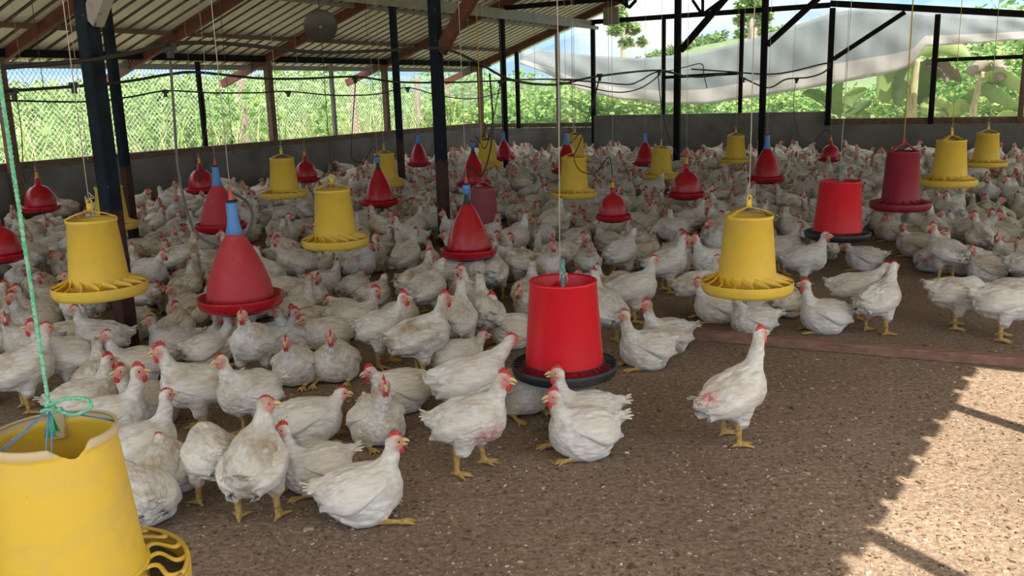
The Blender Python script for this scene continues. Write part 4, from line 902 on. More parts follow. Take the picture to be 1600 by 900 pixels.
def wing_grid(h, s, na=26, nb_=15):
    dz = -0.095 if h.sit else 0.0
    A = np.linspace(0, 1, na); B = np.linspace(-1, 1, nb_); aa, bb = np.meshgrid(A, B, indexing='ij')
    x = 0.082 - aa * 0.212; zc = 0.216 - 0.030 * aa - 0.030 * aa ** 2 + dz + (0.02 if h.sit else 0) - 0.10 * (h.pitch - 0.12) * aa * (0 if h.sit else 1)
    wd = 0.058 * np.clip(np.sin(np.clip(aa * 1.9 + 0.14, 0, pi / 2)), 0, 1) * (1 - 0.80 * (np.clip(aa - 0.5, 0, 1) / 0.5) ** 1.5)
    z = zc + bb * wd - 0.012 * aa * (bb < 0) * (-bb)
    P0 = np.stack([x, np.zeros_like(x), z], -1).reshape(-1, 3)
    lo = np.zeros(len(P0)); hi = np.full(len(P0), 0.14)
    ins = h.torso(P0) < 0
    for _ in range(16):
        mid = (lo + hi) / 2; P = P0.copy(); P[:, 1] = mid; inside = h.torso(P) < 0; lo = np.where(inside, mid, lo); hi = np.where(inside, hi, mid)
    y = np.where(ins, lo, 0.022).reshape(na, nb_)
    y = np.maximum(y, 0.030 * (1 - aa) + 0.034 * aa)
    edge = np.minimum(np.minimum(np.where(bb > 0, (1 - bb) * 0.55, 1 + bb), aa * 1.6), (1 - aa) * 4 + 0.35 * (bb < 0)); prof = np.clip(edge * 2.4, 0, 1) ** 0.8
    saw = ((bb * 3.5 + 8 + aa * 1.4) % 1.0); row = np.clip((aa - 0.30) / 0.1, 0, 1)
    saw2 = ((aa * 7 + np.abs(bb) * 0.6) % 1.0)
    off_ = -0.0065 + 0.0235 * prof + 0.0042 * saw * row * prof + 0.0026 * saw2 * (1 - row) * prof
    zz = z - 0.004 * row * saw
    outer = np.stack([x, s * (y + off_), zz], -1); inner = np.stack([x, s * (y + np.minimum(off_, 0.004) - 0.008), zz], -1)
    mb = MB(); mb.grid(outer if s > 0 else outer[:, ::-1]); mb.grid(inner[:, ::-1] if s > 0 else inner)
    return mb
def tail_mb(h):
    mb = MB(); z0 = 0.118 if h.sit else 0.225 - 0.14 * h.pitch; g = np.random.default_rng(4)
    for k in range(9):
        a = (k - 4) * 0.20; el = 0.55 - 0.09 * abs(k - 4) + g.uniform(-0.12, 0.12); Ln = 0.068 - 0.004 * abs(k - 4) + g.uniform(-0.012, 0.008)
        d = np.array([-cos(a) * cos(el), sin(a) * cos(el) * 0.8, sin(el)]); sd_ = np.cross(d, Z3); sd_ /= np.linalg.norm(sd_); nn = np.cross(sd_, d)
        b = np.array([-0.128, 0.012 * sin(a) * 1.6, z0 + 0.006]); V = []
        for q, wd in ((0, 0.006), (0.35, 0.0105), (0.7, 0.0115), (0.92, 0.008), (1.0, 0.002)):
            c = b + d * Ln * q + np.array([0, 0, -0.014 * q * q]); V.append([c - sd_ * wd, c + nn * 0.0025, c + sd_ * wd, c - nn * 0.0012, c - sd_ * wd])
        mb.grid(V)
    return mb
POSES = {
    'stand': Hen(False, (0.104, 0, 0.296), (0.122, 0, 0.345), pitch=0.18), 'stand_l': Hen(False, (0.104, 0, 0.294), (0.118, 0, 0.338), 0.5, 0.9),
    'stand_r': Hen(False, (0.104, 0, 0.294), (0.118, 0, 0.338), -0.5, -0.9, pitch=0.2), 'tall': Hen(False, (0.106, 0, 0.325), (0.122, 0, 0.398), 0, 0.15, 0.15, 0.012, 0.34, 2),
    'walk': Hen(False, (0.112, 0, 0.298), (0.134, 0, 0.345), 0, -0.1, -0.05, 0.032, 0.28, 1), 'lean': Hen(False, (0.130, 0, 0.276), (0.170, 0, 0.312), 0.1, 0, 0.0, -0.022, 0.08, 3),
    'peck': Hen(False, (0.140, 0, 0.205), (0.178, 0, 0.145), 0.0, 0, -0.9, 0.012, -0.06, 3),
    'sit': Hen(True, (0.104, 0, 0.190), (0.120, 0, 0.236), 0.0, 0.1, 0.0, one_leg=True), 'sit_l': Hen(True, (0.102, 0, 0.184), (0.114, 0, 0.224), 0.7, 0.8), 'sit_r': Hen(True, (0.102, 0, 0.184), (0.114, 0, 0.224), -0.7, -0.8, bald=1),
    'sit_low': Hen(True, (0.116, 0, 0.158), (0.140, 0, 0.186), 0.15, 0.2, -0.1, bald=3), 'sit_tall': Hen(True, (0.106, 0, 0.205), (0.120, 0, 0.262), 0.1, -0.2, 0.05, bald=2),
    'doze': Hen(True, (0.098, 0, 0.148), (0.122, 0, 0.160), 0.5, 0.5, -0.45), 'sit_back': Hen(True, (0.080, 0, 0.175), (0.086, 0, 0.205), 2.0, 0.3, -0.1),
}
HM = {}
for k, h in POSES.items():
    V, F = surface_net(h.sdf, *BOX, 0.0050)
    HM[k] = dict(body=np_mesh('body', V, F, [M_FEA], h.zones(V)), wing={s: wing_grid(h, s).mesh('wing', [M_WING], True) for s in (-1, 1)}, tail=tail_mb(h).mesh('tail', [M_WING], True))
def whole(h, vox, big, lite=False):
    """The same hen as one mesh, for those too small in the picture to show parts."""
    V, F = surface_net(h.sdf, *BOX, vox); Vs, Fs, Zs, Ms = [V], [F], [h.zones(V)], [np.zeros(len(F), int)]
    R_ = np.array(h.frame.to_3x3()); lst = [(comb_mb(big), 1, True), (beak_mb(), 2, True)]
    lst += [(wattle_mb(s), 1, True) for s in (-1, 1)] + [(eye_mb(s), 3, True) for s in (-1, 1)]
    lst += [(wing_grid(h, s, 12, 8) if lite else wing_grid(h, s, 18, 11), 4, False) for s in (-1, 1)]
    if not lite: lst += [(tail_mb(h), 4, False)]
    n = len(V)
    for mb, mi, hd in lst:
        v, f = quads(mb)
        if hd: v = v @ R_.T + h.H
        Vs.append(v); Fs.append(f + n); Zs.append(np.tile([0, 0, 0, 1.0], (len(v), 1))); Ms.append(np.full(len(f), mi)); n += len(v)
    return np.concatenate(Vs), np.concatenate(Fs), np.concatenate(Zs), np.concatenate(Ms)
HMATS = [M_FEA, M_COMB, M_BEAK, M_EYE, M_WING]
MIDM = {}
def mid_mesh(pose, big):
    if (pose, big) not in MIDM:
        V, F, Z, I = whole(POSES[pose], 0.0078, big); MIDM[pose, big] = np_mesh('chicken', V, F, HMATS, Z, I)
    return MIDM[pose, big]
HENS = []          # dicts: P, pose, h (heading in the picture), scale, tint, big, label
def hen_rz(P, h): return radians(h) - atan2(P[0], P[1])
def build_hen(d, parts):
    P, pose = d['P'], POSES[d['pose']]; rz = hen_rz(P, d['h']); col = (d['tint'], 0, 0, 1); loc = (float(P[0]), float(P[1]), 0.0)
    if not parts:
        o = link('chicken', mid_mesh(d['pose'], d['big'])); o.location = loc; o.rotation_euler = (0, 0, rz); o.scale = (d['scale'],) * 3; o.color = col
        return tag(o, d['label'], 'chicken', 'white chicken flock')
    o = thing('chicken', d['label'], 'chicken', loc, rz, 'white chicken flock'); o.scale = (d['scale'],) * 3
    q = [link('body', HM[d['pose']]['body'], o), link('tail', HM[d['pose']]['tail'], o)]
    for s in (-1, 1): q.append(link('wing', HM[d['pose']]['wing'][s], o))
    hp = [link('comb', HEADP['comb' if d['big'] else 'small_comb'], o), link('beak', HEADP['beak'], o)]
    for s in (-1, 1):
        if d['big']: hp.append(link('wattle', HEADP['wattle', s], o))
        hp.append(link('eye', HEADP['eye', s], o))
    for c in hp: c.matrix_local = pose.frame
    for c in q + hp: c.color = col
    return o

# ------------------------------------------------------------------ the hens one can tell apart (pixel of the feet or of the belly's front edge, pose, heading in the picture)
def hen(x, y, pose, h, label, scale=1.0, tint=0.25, big=True):
    P = at_z(x, y)
    if pose.startswith(('sit', 'doze')): P = P * (1 + 0.075 / np.linalg.norm(P[:2]))
    HENS.append(dict(P=np.array([P[0], P[1], 0]), pose=pose, h=h, scale=scale, tint=tint, big=big, label=label))
hen(566, 826, 'sit', 6, 'white hen lying alone on open litter, yellow leg stretched forward, beak open', 1.0, 0.12)
hen(405, 812, 'stand_r', 72, 'hen standing tail-on on open litter, neck up and head turned aside', 1.02, 0.55, False)
hen(340, 784, 'peck', 105, 'hen standing head-down, half hidden by the tail-on hen with turned head', 0.92, 0.35, False)
hen(500, 778, 'sit_tall', 198, 'sitting hen with yellow beak pressed against the tail-on hen with turned head', 0.90, 0.15)
hen(484, 700, 'sit_low', 350, 'plump small-combed hen sitting just behind two front hens on open litter', 0.98, 0.2, False)
hen(592, 700, 'sit_tall', 285, 'fluffed hen sitting face-on with pink bare breast and large red comb', 0.98, 0.4)
hen(735, 735, 'walk', 342, 'white hen walking on big yellow feet with bare pink breast', 1.0, 0.25)
hen(735, 668, 'lean', 12, 'white hen leaning forward behind the walking bare-breasted hen', 1.08, 0.2, False)
hen(632, 648, 'sit_low', 188, 'hen lying with pale red comb behind the fluffed face-on hen', 0.98, 0.25)
hen(715, 592, 'sit_low', 5, 'hen lying low behind the forward-leaning hen', 0.95, 0.45, False)
hen(815, 652, 'sit', 305, 'hen sitting in the shade under the big red feeder with black tray', 0.98, 0.3)
hen(915, 722, 'sit', 202, 'white hen sitting in front of its twin on open litter', 1.0, 0.12)
hen(918, 690, 'sit_tall', 195, 'hen with head raised just behind the front hen of the pair', 0.98, 0.1)
hen(1142, 690, 'tall', 38, 'lone hen stretching its neck tall with bare pink rump on open litter', 1.0, 0.35)
hen(1012, 580, 'sit_tall', 200, 'hen sitting with open beak at the end of the plank, front one of two', 1.0, 0.4, False)
hen(1043, 556, 'sit_tall', 205, 'buff-stained hen sitting at the very end of the plank, behind another', 0.97, 0.75)
hen(948, 537, 'stand', 120, 'hen standing close behind the big red feeder, back to us', 1.02, 0.2)
hen(988, 502, 'stand', 12, 'white hen standing behind the big red feeder looking over the plank', 1.02, 0.15, False)
hen(1040, 457, 'stand', 22, 'hen standing beak to beak with another before a black post', 1.02, 0.35)
hen(1112, 452, 'stand', 205, 'hen meeting another hen beak to beak in front of a yellow feeder', 1.0, 0.2)
hen(1088, 492, 'stand', 10, 'dusky hen standing half behind the large yellow feeder over the plank', 0.95, 0.7, False)
hen(1122, 508, 'sit', 192, 'greyish hen lying beneath the large yellow feeder, beak towards the red feeder', 0.98, 0.5, False)
hen(1178, 530, 'sit_tall', 200, 'red-combed hen sitting on the litter edge just above the plank', 0.92, 0.45)
hen(1180, 500, 'sit_low', 8, 'hen lying behind the red-combed hen above the plank', 0.95, 0.5, False)
hen(1222, 499, 'sit_back', 60, 'dirty brown-streaked hen preening under the edge of the large yellow feeder', 0.95, 1.0, False)
hen(1290, 524, 'sit_tall', 195, 'clean white hen sitting alone above the middle of the plank', 1.0, 0.1)
hen(1368, 521, 'stand', 55, 'hen standing tail-on on yellow legs above the plank', 1.0, 0.4, False)
hen(1332, 497, 'lean', 5, 'hen standing hidden behind the tail-on standing hen', 0.95, 0.3, False)
hen(1256, 448, 'stand', 350, 'white hen standing beside the smaller red feeder with black tray', 1.0, 0.15)
hen(1220, 428, 'stand', 18, 'hen stretching toward the smaller red feeder from the yellow one', 0.98, 0.3, False)
hen(1490, 512, 'peck', 15, 'hen bending down with bare red rump at the edge of the sunny litter', 1.0, 0.55, False)
hen(1562, 530, 'peck', 12, 'hen bending at the frame edge with both yellow feet showing', 1.02, 0.3, False)
hen(1578, 486, 'sit', 20, 'hen sitting behind the two bending hens', 1.0, 0.3, False)
hen(1350, 425, 'sit_low', 185, 'hen lying between the smaller red feeder and the bare gap', 0.95, 0.4, False)
hen(228, 832, 'doze', 100, 'hen sitting tail-on against the broken yellow feeder', 0.98, 0.15, False)
hen(264, 783, 'doze', 80, 'hen lying tail-on behind the hen against the broken feeder', 0.95, 0.3, False)
hen(226, 742, 'sit_tall', 15, 'clean white hen with pink face looking past the broken yellow feeder', 0.95, 0.1, False)
hen(178, 700, 'sit_tall', 345, 'white-necked hen with bright comb rising behind the broken feeder rim', 1.05, 0.1)
hen(135, 665, 'sit', 15, 'hen just behind the broken feeder under the green rope loop', 1.0, 0.3)
hen(240, 672, 'sit_tall', 215, 'hen with red comb sitting beside a standing hen behind the broken feeder', 1.0, 0.35)
hen(318, 674, 'stand', 185, 'buff-backed hen standing in profile with red comb at the flock edge', 1.03, 0.55)
hen(398, 682, 'stand', 218, 'hen standing with orange beak beside the buff-backed profile hen', 1.0, 0.4, False)
hen(218, 606, 'sit_tall', 200, 'clean white hen with tiny comb sitting in front of the tallest post', 1.0, 0.1, False)
hen(168, 576, 'stand', 170, 'small hen standing with feet showing beside the foot of the tallest post', 0.92, 0.4, False)
hen(108, 558, 'sit_l', 12, 'hen with pink patch on its side beyond the green rope', 1.0, 0.35)
hen(42, 642, 'stand', 8, 'standing hen with ragged tail cut by the frame edge', 1.02, 0.5, False)
hen(42, 566, 'sit', 190, 'red-combed hen sitting behind the ragged-tailed standing hen', 0.98, 0.3)
hen(112, 616, 'stand', 190, 'red-combed hen seen through the hanging green rope', 1.0, 0.25)
hen(160, 632, 'sit', 85, 'hen sitting tail-on beside the green rope loop', 1.0, 0.5, False)
hen(528, 600, 'sit', 262, 'hen sitting face-on with red wattles and one yellow foot out', 1.0, 0.4)
hen(464, 606, 'sit', 255, 'hen sitting face-on beside another face-on hen at the flock edge', 0.98, 0.25)
hen(400, 595, 'stand', 255, 'buff hen standing face-on with deep red wattles near the biggest drinker', 1.02, 0.55)
hen(517, 552, 'sit_low', 195, 'small-combed hen sitting behind the face-on hen with one foot out', 0.98, 0.45, False)
hen(470, 552, 'sit', 200, 'small-combed hen squatting behind two face-on hens', 0.95, 0.5, False)
hen(438, 556, 'sit', 330, 'slender hen with red face between squatting hens', 0.92, 0.3)
hen(602, 571, 'stand', 330, 'white hen standing upright on long yellow legs at the flock edge', 1.02, 0.4)
hen(658, 591, 'stand', 12, 'big buff hen standing with face turned away and dark belly', 1.08, 0.75)
hen(716, 556, 'stand', 75, 'hen standing tail-on behind the big buff hen', 1.02, 0.35, False)
hen(760, 541, 'stand', 100, 'grey-bellied hen standing tail-on beside another tail-on hen', 1.0, 0.55, False)
hen(806, 547, 'sit_tall', 175, 'hen peering round the big red feeder with a pink face', 0.98, 0.3)
hen(556, 530, 'sit', 350, 'large hen lying in profile behind an upright white hen', 1.05, 0.35)
hen(388, 528, 'stand_r', 205, 'red-combed hen with head up right under the biggest drinker tray', 0.98, 0.3)
hen(330, 578, 'sit', 10, 'hen with vivid comb sitting behind the buff-backed profile hen', 0.95, 0.45)
hen(278, 566, 'sit', 195, 'hen squatting behind the buff-backed profile hen with open beak', 0.95, 0.4, False)
hen(745, 470, 'stand', 95, 'hen with head inside the glossy cone drinker, seen from behind', 1.0, 0.3, False)
hen(772, 468, 'stand', 85, 'second hen drinking at the glossy cone drinker, seen from behind', 0.98, 0.3, False)
hen(812, 455, 'lean', 175, 'dark-tailed hen reaching across to the glossy cone drinker', 1.05, 0.9, False)
hen(700, 470, 'lean', 20, 'red-combed hen reaching in to the glossy cone drinker', 1.0, 0.3)
hen(1440, 372, 'sit', 170, 'hen sitting under the maroon feeder tray', 0.98, 0.4, False)
hen(1505, 430, 'sit', 180, 'wide hen lying in profile beyond the bending hens', 1.08, 0.4, False)
hen(1455, 428, 'sit_tall', 60, 'hen sitting at the near edge of the bare gap by the maroon feeder', 0.98, 0.35, False)
for d in HENS: d['manual'] = True

# the rest of the flock packed between the near edge and the walls
EDGE = [(-120, 655), (0, 645), (100, 625), (200, 588), (340, 575), (400, 560), (470, 545), (560, 520), (640, 520), (800, 515), (830, 500), (930, 495), (975, 470), (1020, 440), (1090, 430), (1200, 418), (1300, 405), (1345, 380), (1385, 372), (1425, 400), (1480, 440), (1600, 452), (1720, 470)]
ex, ey = zip(*EDGE)
POSTS = [o.location for o in bpy.data.objects if o.get('category') == 'post']
PANS = [(o.location.x, o.location.y, o.location.z) for o in bpy.data.objects if o.get('category') in ('feeder', 'drinker')]
pts = [d['P'][:2] for d in HENS]; g = np.random.default_rng(21); CELL = 0.24; GRIDC = {}
def cell(p): return int(math.floor(p[0] / CELL)), int(math.floor(p[1] / CELL))
for p in pts: GRIDC.setdefault(cell(p), []).append(p)
cand = []
for _ in range(60000):
    s, t = g.uniform(0.2, EAVE_S - 0.2), g.uniform(-17.5, -0.22); P = sh(s, t); x, y, q = pix(P)
    if q < 3 or x < -70 or x > 1670 or y > np.interp(x, ex, ey): continue
    cand.append(P)
for P in cand:
    p = P[:2]; c = cell(p); ok = True; md = 0.240 + 0.06 * (math.sin(P[0] * 2.1) * math.sin(P[1] * 1.7) > 0.45)
    for i in range(-2, 3):
        for j in range(-2, 3):
            for r in GRIDC.get((c[0] + i, c[1] + j), ()):
                if (r[0] - p[0]) ** 2 + (r[1] - p[1]) ** 2 < md * md: ok = False; break
            if not ok: break
        if not ok: break
    if not ok or any((l.x - p[0]) ** 2 + (l.y - p[1]) ** 2 < 0.19 ** 2 for l in POSTS): continue
    GRIDC.setdefault(c, []).append(p)
    if any((a - p[0]) ** 2 + (b - p[1]) ** 2 < 0.30 ** 2 and z < 0.24 for a, b, z in PANS): continue
    under = any((a - p[0]) ** 2 + (b - p[1]) ** 2 < 0.36 ** 2 and z < 0.5 for a, b, z in PANS)
    stand = g.random() < 0.36 and not under
    pose = g.choice(['stand', 'stand_l', 'stand_r', 'lean', 'walk', 'stand', 'stand_l', 'peck']) if stand else g.choice(['sit', 'sit_l', 'sit_r', 'sit_low', 'sit_tall', 'sit_back', 'sit_tall', 'sit', 'doze'])
    if under: pose = g.choice(['sit_low', 'doze', 'sit_l', 'sit_r'])
    sc = g.uniform(0.9, 1.06)
    HENS.append(dict(P=np.array([p[0], p[1], 0.0]), pose=str(pose), h=float(g.uniform(0, 360)), scale=float(sc), tint=float(np.clip(0.1 + 0.95 * g.beta(1.8, 1.8), 0.05, 1)), big=bool(g.random() < 0.65), label=None))
def size_in_view(d): x, y, q = pix(d['P']); return -q - (100 if (x < -25 or x > 1625) else 0)
HENS.sort(key=lambda d: (not d.get('manual', False), -size_in_view(d)))
NEAR = HENS[:300]; REST = HENS[300:]
ORD = 'first second third fourth fifth sixth seventh eighth ninth tenth eleventh twelfth thirteenth fourteenth fifteenth sixteenth seventeenth eighteenth nineteenth twentieth'.split()
TENS = ['', '', 'twenty', 'thirty', 'forty', 'fifty']
def ordinal(n): return ORD[n - 1] if n <= 20 else (TENS[n // 10] + '-' + ORD[n % 10 - 1] if n % 10 else TENS[n // 10][:-1] + 'ieth')
LM = [(pix(np.array(o.location) + Z3 * 0.05)[:2], ph) for o, ph in FEED] + [(pix(np.array(BROKEN.location))[:2], 'broken yellow feeder')]
WORDP = {'stand': 'standing', 'lean': 'leaning', 'walk': 'walking', 'peck': 'pecking', 'tall': 'standing', 'doze': 'dozing'}
buckets = {}
for d in NEAR:
    if d['label']: continue
    x, y, q = pix(d['P'] + Z3 * 0.12); k = min(range(len(LM)), key=lambda i: (LM[i][0][0] - x) ** 2 + 2.0 * (LM[i][0][1] - y) ** 2)
    hh = d['h'] % 360; pw = WORDP.get(d['pose'].split('_')[0], 'sitting')
    fc = 'facing the open side' if hh < 45 or hh >= 315 else 'facing away' if hh < 135 else 'facing the long wall' if hh < 225 else 'facing us'
    buckets.setdefault((k, pw, fc), []).append(((LM[k][0][0] - x) ** 2 + 2 * (LM[k][0][1] - y) ** 2, d))
for (k, pw, fc), lst in buckets.items():
    lst.sort(key=lambda a: a[0])
    for i, (_, d) in enumerate(lst): d['label'] = f'hen {pw} {fc}, ' + (f'{ordinal(i + 1)} out from the {LM[k][1]}' if len(lst) > 1 else f'near the {LM[k][1]}')
NPARTS = 165
for i, d in enumerate(NEAR): build_hen(d, i < NPARTS)
# everything farther back: too many to count, one object
LITE = {}
Vs, Fs, Zs, Is, Ts, n = [], [], [], [], [], 0
for d in REST:
    k = (d['pose'], d['big'])
    if k not in LITE: LITE[k] = whole(POSES[d['pose']], 0.0115, d['big'], True)
    V, F, Z, I = LITE[k]; a = hen_rz(d['P'], d['h']); c, s = cos(a), sin(a)
    Vs.append((V * d['scale']) @ np.array([[c, s, 0], [-s, c, 0], [0, 0, 1]]) + d['P']); Fs.append(F + n); Zs.append(Z); Is.append(I); Ts.append(np.full(len(V), d['tint'])); n += len(V)
if REST:
    o = link('chickens', np_mesh('chickens', np.concatenate(Vs), np.concatenate(Fs), HMATS, np.concatenate(Zs), np.concatenate(Is), np.concatenate(Ts)))
    tag(o, 'dense mass of small white hens farther back, up to the concrete walls', 'chickens', None, 'stuff'); o.color = (0, 0, 0, 1)
print('HENS', len(HENS), 'stuff verts', n)

# ------------------------------------------------------------------ outdoors: bushes, grass, trees, bananas, hill, shade cloth
def leaves(C, size, g, flat=0.4, long_=1.6):
    """Folded leaves at points C (n,3): six corners each."""
    n = len(C); d = g.normal(size=(n, 3)); d[:, 2] *= flat; d /= np.linalg.norm(d, axis=1)[:, None]
    r = g.normal(size=(n, 3)); sd_ = np.cross(d, r); sd_ /= np.linalg.norm(sd_, axis=1)[:, None]; nn = np.cross(sd_, d)
    L_ = (size * g.uniform(0.6, 1.3, n))[:, None]; W = L_ / long_ / 2
    P = [C, C + d * L_ * 0.45 + sd_ * W - nn * W * 0.35, C + d * L_, C + d * L_ * 0.45 - sd_ * W - nn * W * 0.35, C + d * L_ * 0.5 + nn * W * 0.15]
    V = np.stack(P, 1).reshape(-1, 3); b = np.arange(n)[:, None] * 5
    F = np.concatenate([b + np.array([0, 1, 2, 4]), b + np.array([0, 4, 2, 3])]); return V, F, n
def leaf_obj(name, C, size, m_, g, val=None, parent=None, **k):
    V, F, n = leaves(C, size, g, **k); v = g.uniform(0, 1, n) if val is None else np.clip(val + g.normal(size=n) * 0.16, 0, 1)
    me = np_mesh(name, V, F, [m_]); a = me.attributes.new('leaf', 'FLOAT', 'POINT'); 
    vv = np.repeat(v, 5).astype(np.float32)
    if len(me.vertices) == len(vv): a.data.foreach_set('value', vv)
    return link(name, me, parent)
def blob(g, c, r, n, shell=0.55):
    d = g.normal(size=(n, 3)); d /= np.linalg.norm(d, axis=1)[:, None]; q = shell + (1 - shell) * g.random(n) ** 0.5
    P = np.array(c) + d * q[:, None] * np.array(r); return P[P[:, 2] > 0.0]
def veg_top(c):
    x, y, D = pix(c); hor = 168 - 0.0317 * x; yc = np.interp(x, [0, 140, 330, 420, 600, 760], [128, 121, 108, 101, 98, 96]) + g.uniform(-3, 16)
    return max(0.35, CAMH + (hor - yc) * D / FPX)
g = np.random.default_rng(33)
# along the long wall
Cs, vs = [], []
for k in range(120):
    t = g.uniform(-22, 9); s = -g.uniform(2.6, 13); hgt = (g.uniform(0.55, 1.15) + 0.02 * (-s)) * (0.76 if t < -5.5 else 1) + (0.45 if t > -5 else 0)
    hgt = min(hgt, veg_top(sh(s, t)) / 1.35); c = sh(s, t, hgt * 0.55); n = int(420 + 260 * g.random()); B = blob(g, c, (g.uniform(0.6, 1.3), g.uniform(0.6, 1.3), hgt * 0.8), n); Cs.append(B); vs.append(np.full(len(B), g.uniform(0.3, 0.85)))
C_ = np.concatenate(Cs); o = leaf_obj('undergrowth', C_, 0.15, M_LEAF, g, np.concatenate(vs)); tag(o, 'thick bright green undergrowth beyond the wire netting of the long wall', 'bushes', None, 'stuff')
Cs = []
for k in range(80):
    t = g.uniform(-14, 14); s = -g.uniform(13, 24); hi_ = veg_top(sh(s, t)); c = sh(s, t, hi_ * 0.45); Cs.append(blob(g, c, (g.uniform(1.2, 2.0), g.uniform(1.2, 2.0), hi_ * 0.55), 560))
o = leaf_obj('undergrowth', np.concatenate(Cs), 0.26, M_LEAF, g, None); tag(o, 'far line of taller bushes behind the undergrowth', 'bushes', None, 'stuff')
def blades(n, s_rng, t_rng, hr, g):
    s = g.uniform(*s_rng, n); t = g.uniform(*t_rng, n); b = CORNER + V3 * s[:, None] + U3 * t[:, None]; a = g.uniform(0, 6.28, n); h = g.uniform(*hr, n)
    dr = np.stack([np.cos(a), np.sin(a), np.zeros(n)], 1); sd_ = np.stack([-np.sin(a), np.cos(a), np.zeros(n)], 1) * 0.008
    mid = b + dr * (h * 0.12)[:, None] + Z3 * (h * 0.6)[:, None]; tip = b + dr * (h * 0.45)[:, None] + Z3 * h[:, None]
    V = np.stack([b - sd_, b + sd_, mid + sd_, mid - sd_, tip + sd_ * 0.2, tip - sd_ * 0.2], 1).reshape(-1, 3); q = np.arange(n)[:, None] * 6
    F = np.concatenate([q + np.array([0, 1, 2, 3]), q + np.array([3, 2, 4, 5])]); return V, F, np.repeat(g.uniform(0, 1, n), 6).astype(np.float32)
def blade_obj(label, *a):
    V, F, v = blades(*a); me = np_mesh('grass', V, F, [M_STRAW]); at_ = me.attributes.new('leaf', 'FLOAT', 'POINT')
    if len(me.vertices) == len(v): at_.data.foreach_set('value', v)
    return tag(link('grass', me), label, 'grass', None, 'stuff')
blade_obj('tall pale grass growing between the long wall and the wire fence', 2600, (-4.5, -0.8), (-22, 3), (0.45, 1.3), g)
# chain-link fence outside, with posts
net('chain_link_fence', (sh(-2.4, -22, 0.0), sh(-2.4, 8, 0.0), sh(-2.4, 8, 1.75), sh(-2.4, -22, 1.75)), M_CHAIN, 'chain-link fence standing in the grass beyond the long wall', 'fence')
for i, x in enumerate((383, 556, 655, 702)):
    b = in_v(x, 200, -2.45); mb = MB(); mb.box((0, 0, 0.85), (V3, U3, Z3), (0.05, 0.05, 0.85)); mb.box((0, 0, 1.72), (V3, U3, Z3), (0.04, 0.04, 0.03)); o = mb.build('fence_post', M_CONC2); o.location = (b[0], b[1], -0.02); hull(o, 0.008)
    tag(o, ('pale concrete fence post outside, behind the wide brown post', 'concrete fence post outside, beside the thin grey post', 'concrete fence post outside, beside the slim red-footed post', 'concrete fence post outside, close to the corner')[i], 'post')
# behind the end wall
Cs, vs = [], []
for k in range(50):
    s = g.uniform(-2.5, 2.6); t = g.uniform(1.2, 7); hgt = g.uniform(0.5, 1.1); B = blob(g, sh(s, t, hgt * 0.5), (g.uniform(0.4, 0.9), g.uniform(0.4, 0.9), hgt * 0.75), 420); Cs.append(B); vs.append(np.full(len(B), g.uniform(0.3, 0.8)))
for k in range(26):
    s = g.uniform(-3.5, 1.6); t = g.uniform(4, 9); hgt = g.uniform(1.1, 1.65); B = blob(g, sh(s, t, hgt * 0.5), (g.uniform(0.6, 1.0), g.uniform(0.6, 1.0), hgt * 0.75), 600); Cs.append(B); vs.append(np.full(len(B), g.uniform(0.3, 0.9)))
for k in range(150):
    s = g.uniform(2.4, 18); t = g.uniform(3.2, 12); hgt = g.uniform(0.75, 1.15) + (0.5 if s > 7.5 else 0); B = blob(g, sh(s, t, hgt * 0.5), (g.uniform(0.5, 1.0), g.uniform(0.5, 1.0), hgt * 0.75), 380); Cs.append(B); vs.append(np.full(len(B), g.uniform(0.25, 0.85)))
o = leaf_obj('undergrowth', np.concatenate(Cs), 0.13, M_LEAF, g, np.concatenate(vs)); tag(o, 'low sunlit bushes behind the end wall under the shade cloth', 'bushes', None, 'stuff')
Cs = [blob(g, sh(g.uniform(8.5, 20), g.uniform(8, 14), 1.4), (1.5, 1.5, 1.8), 900) for k in range(14)]
o = leaf_obj('undergrowth', np.concatenate(Cs), 0.20, M_LEAF, g, None); tag(o, 'taller thicket behind the banana plants', 'bushes', None, 'stuff')
def hill_h(x): return 2.0 + 9.4 / (1 + math.exp(-(x - 26) / 7.0)) + 0.35 * sin(x * 0.21)
# hill with small crop plants on its crest
mb = MB(); V = []
for x in np.linspace(-300, 320, 90):
    row = []
    for q, zf in ((0, -0.02), (0.35, 0.5), (0.7, 0.9), (1.0, 1.0), (1.4, 0.9)):
        hz = hill_h(x)
        row.append((x, 110 + 60 * q, hz * zf * 0.92))
    V.append(row)
mb.grid(V); o = mb.build('hill', M_HILL, None, True); struct(o, 'distant green hill crest beyond the end opening', 'hill')
Cs = []
for k in range(420):
    x = g.uniform(10, 90); hz = hill_h(x)
    Cs.append(blob(g, (x, 166 + g.uniform(-4, 6), hz * 0.92 + 0.3), (0.5, 0.5, g.uniform(0.6, 1.4)), 16))
o = leaf_obj('foliage', np.concatenate(Cs), 0.8, M_TREE, g, None); tag(o, 'rows of small crop plants along the distant hill crest', 'crops', None, 'stuff')
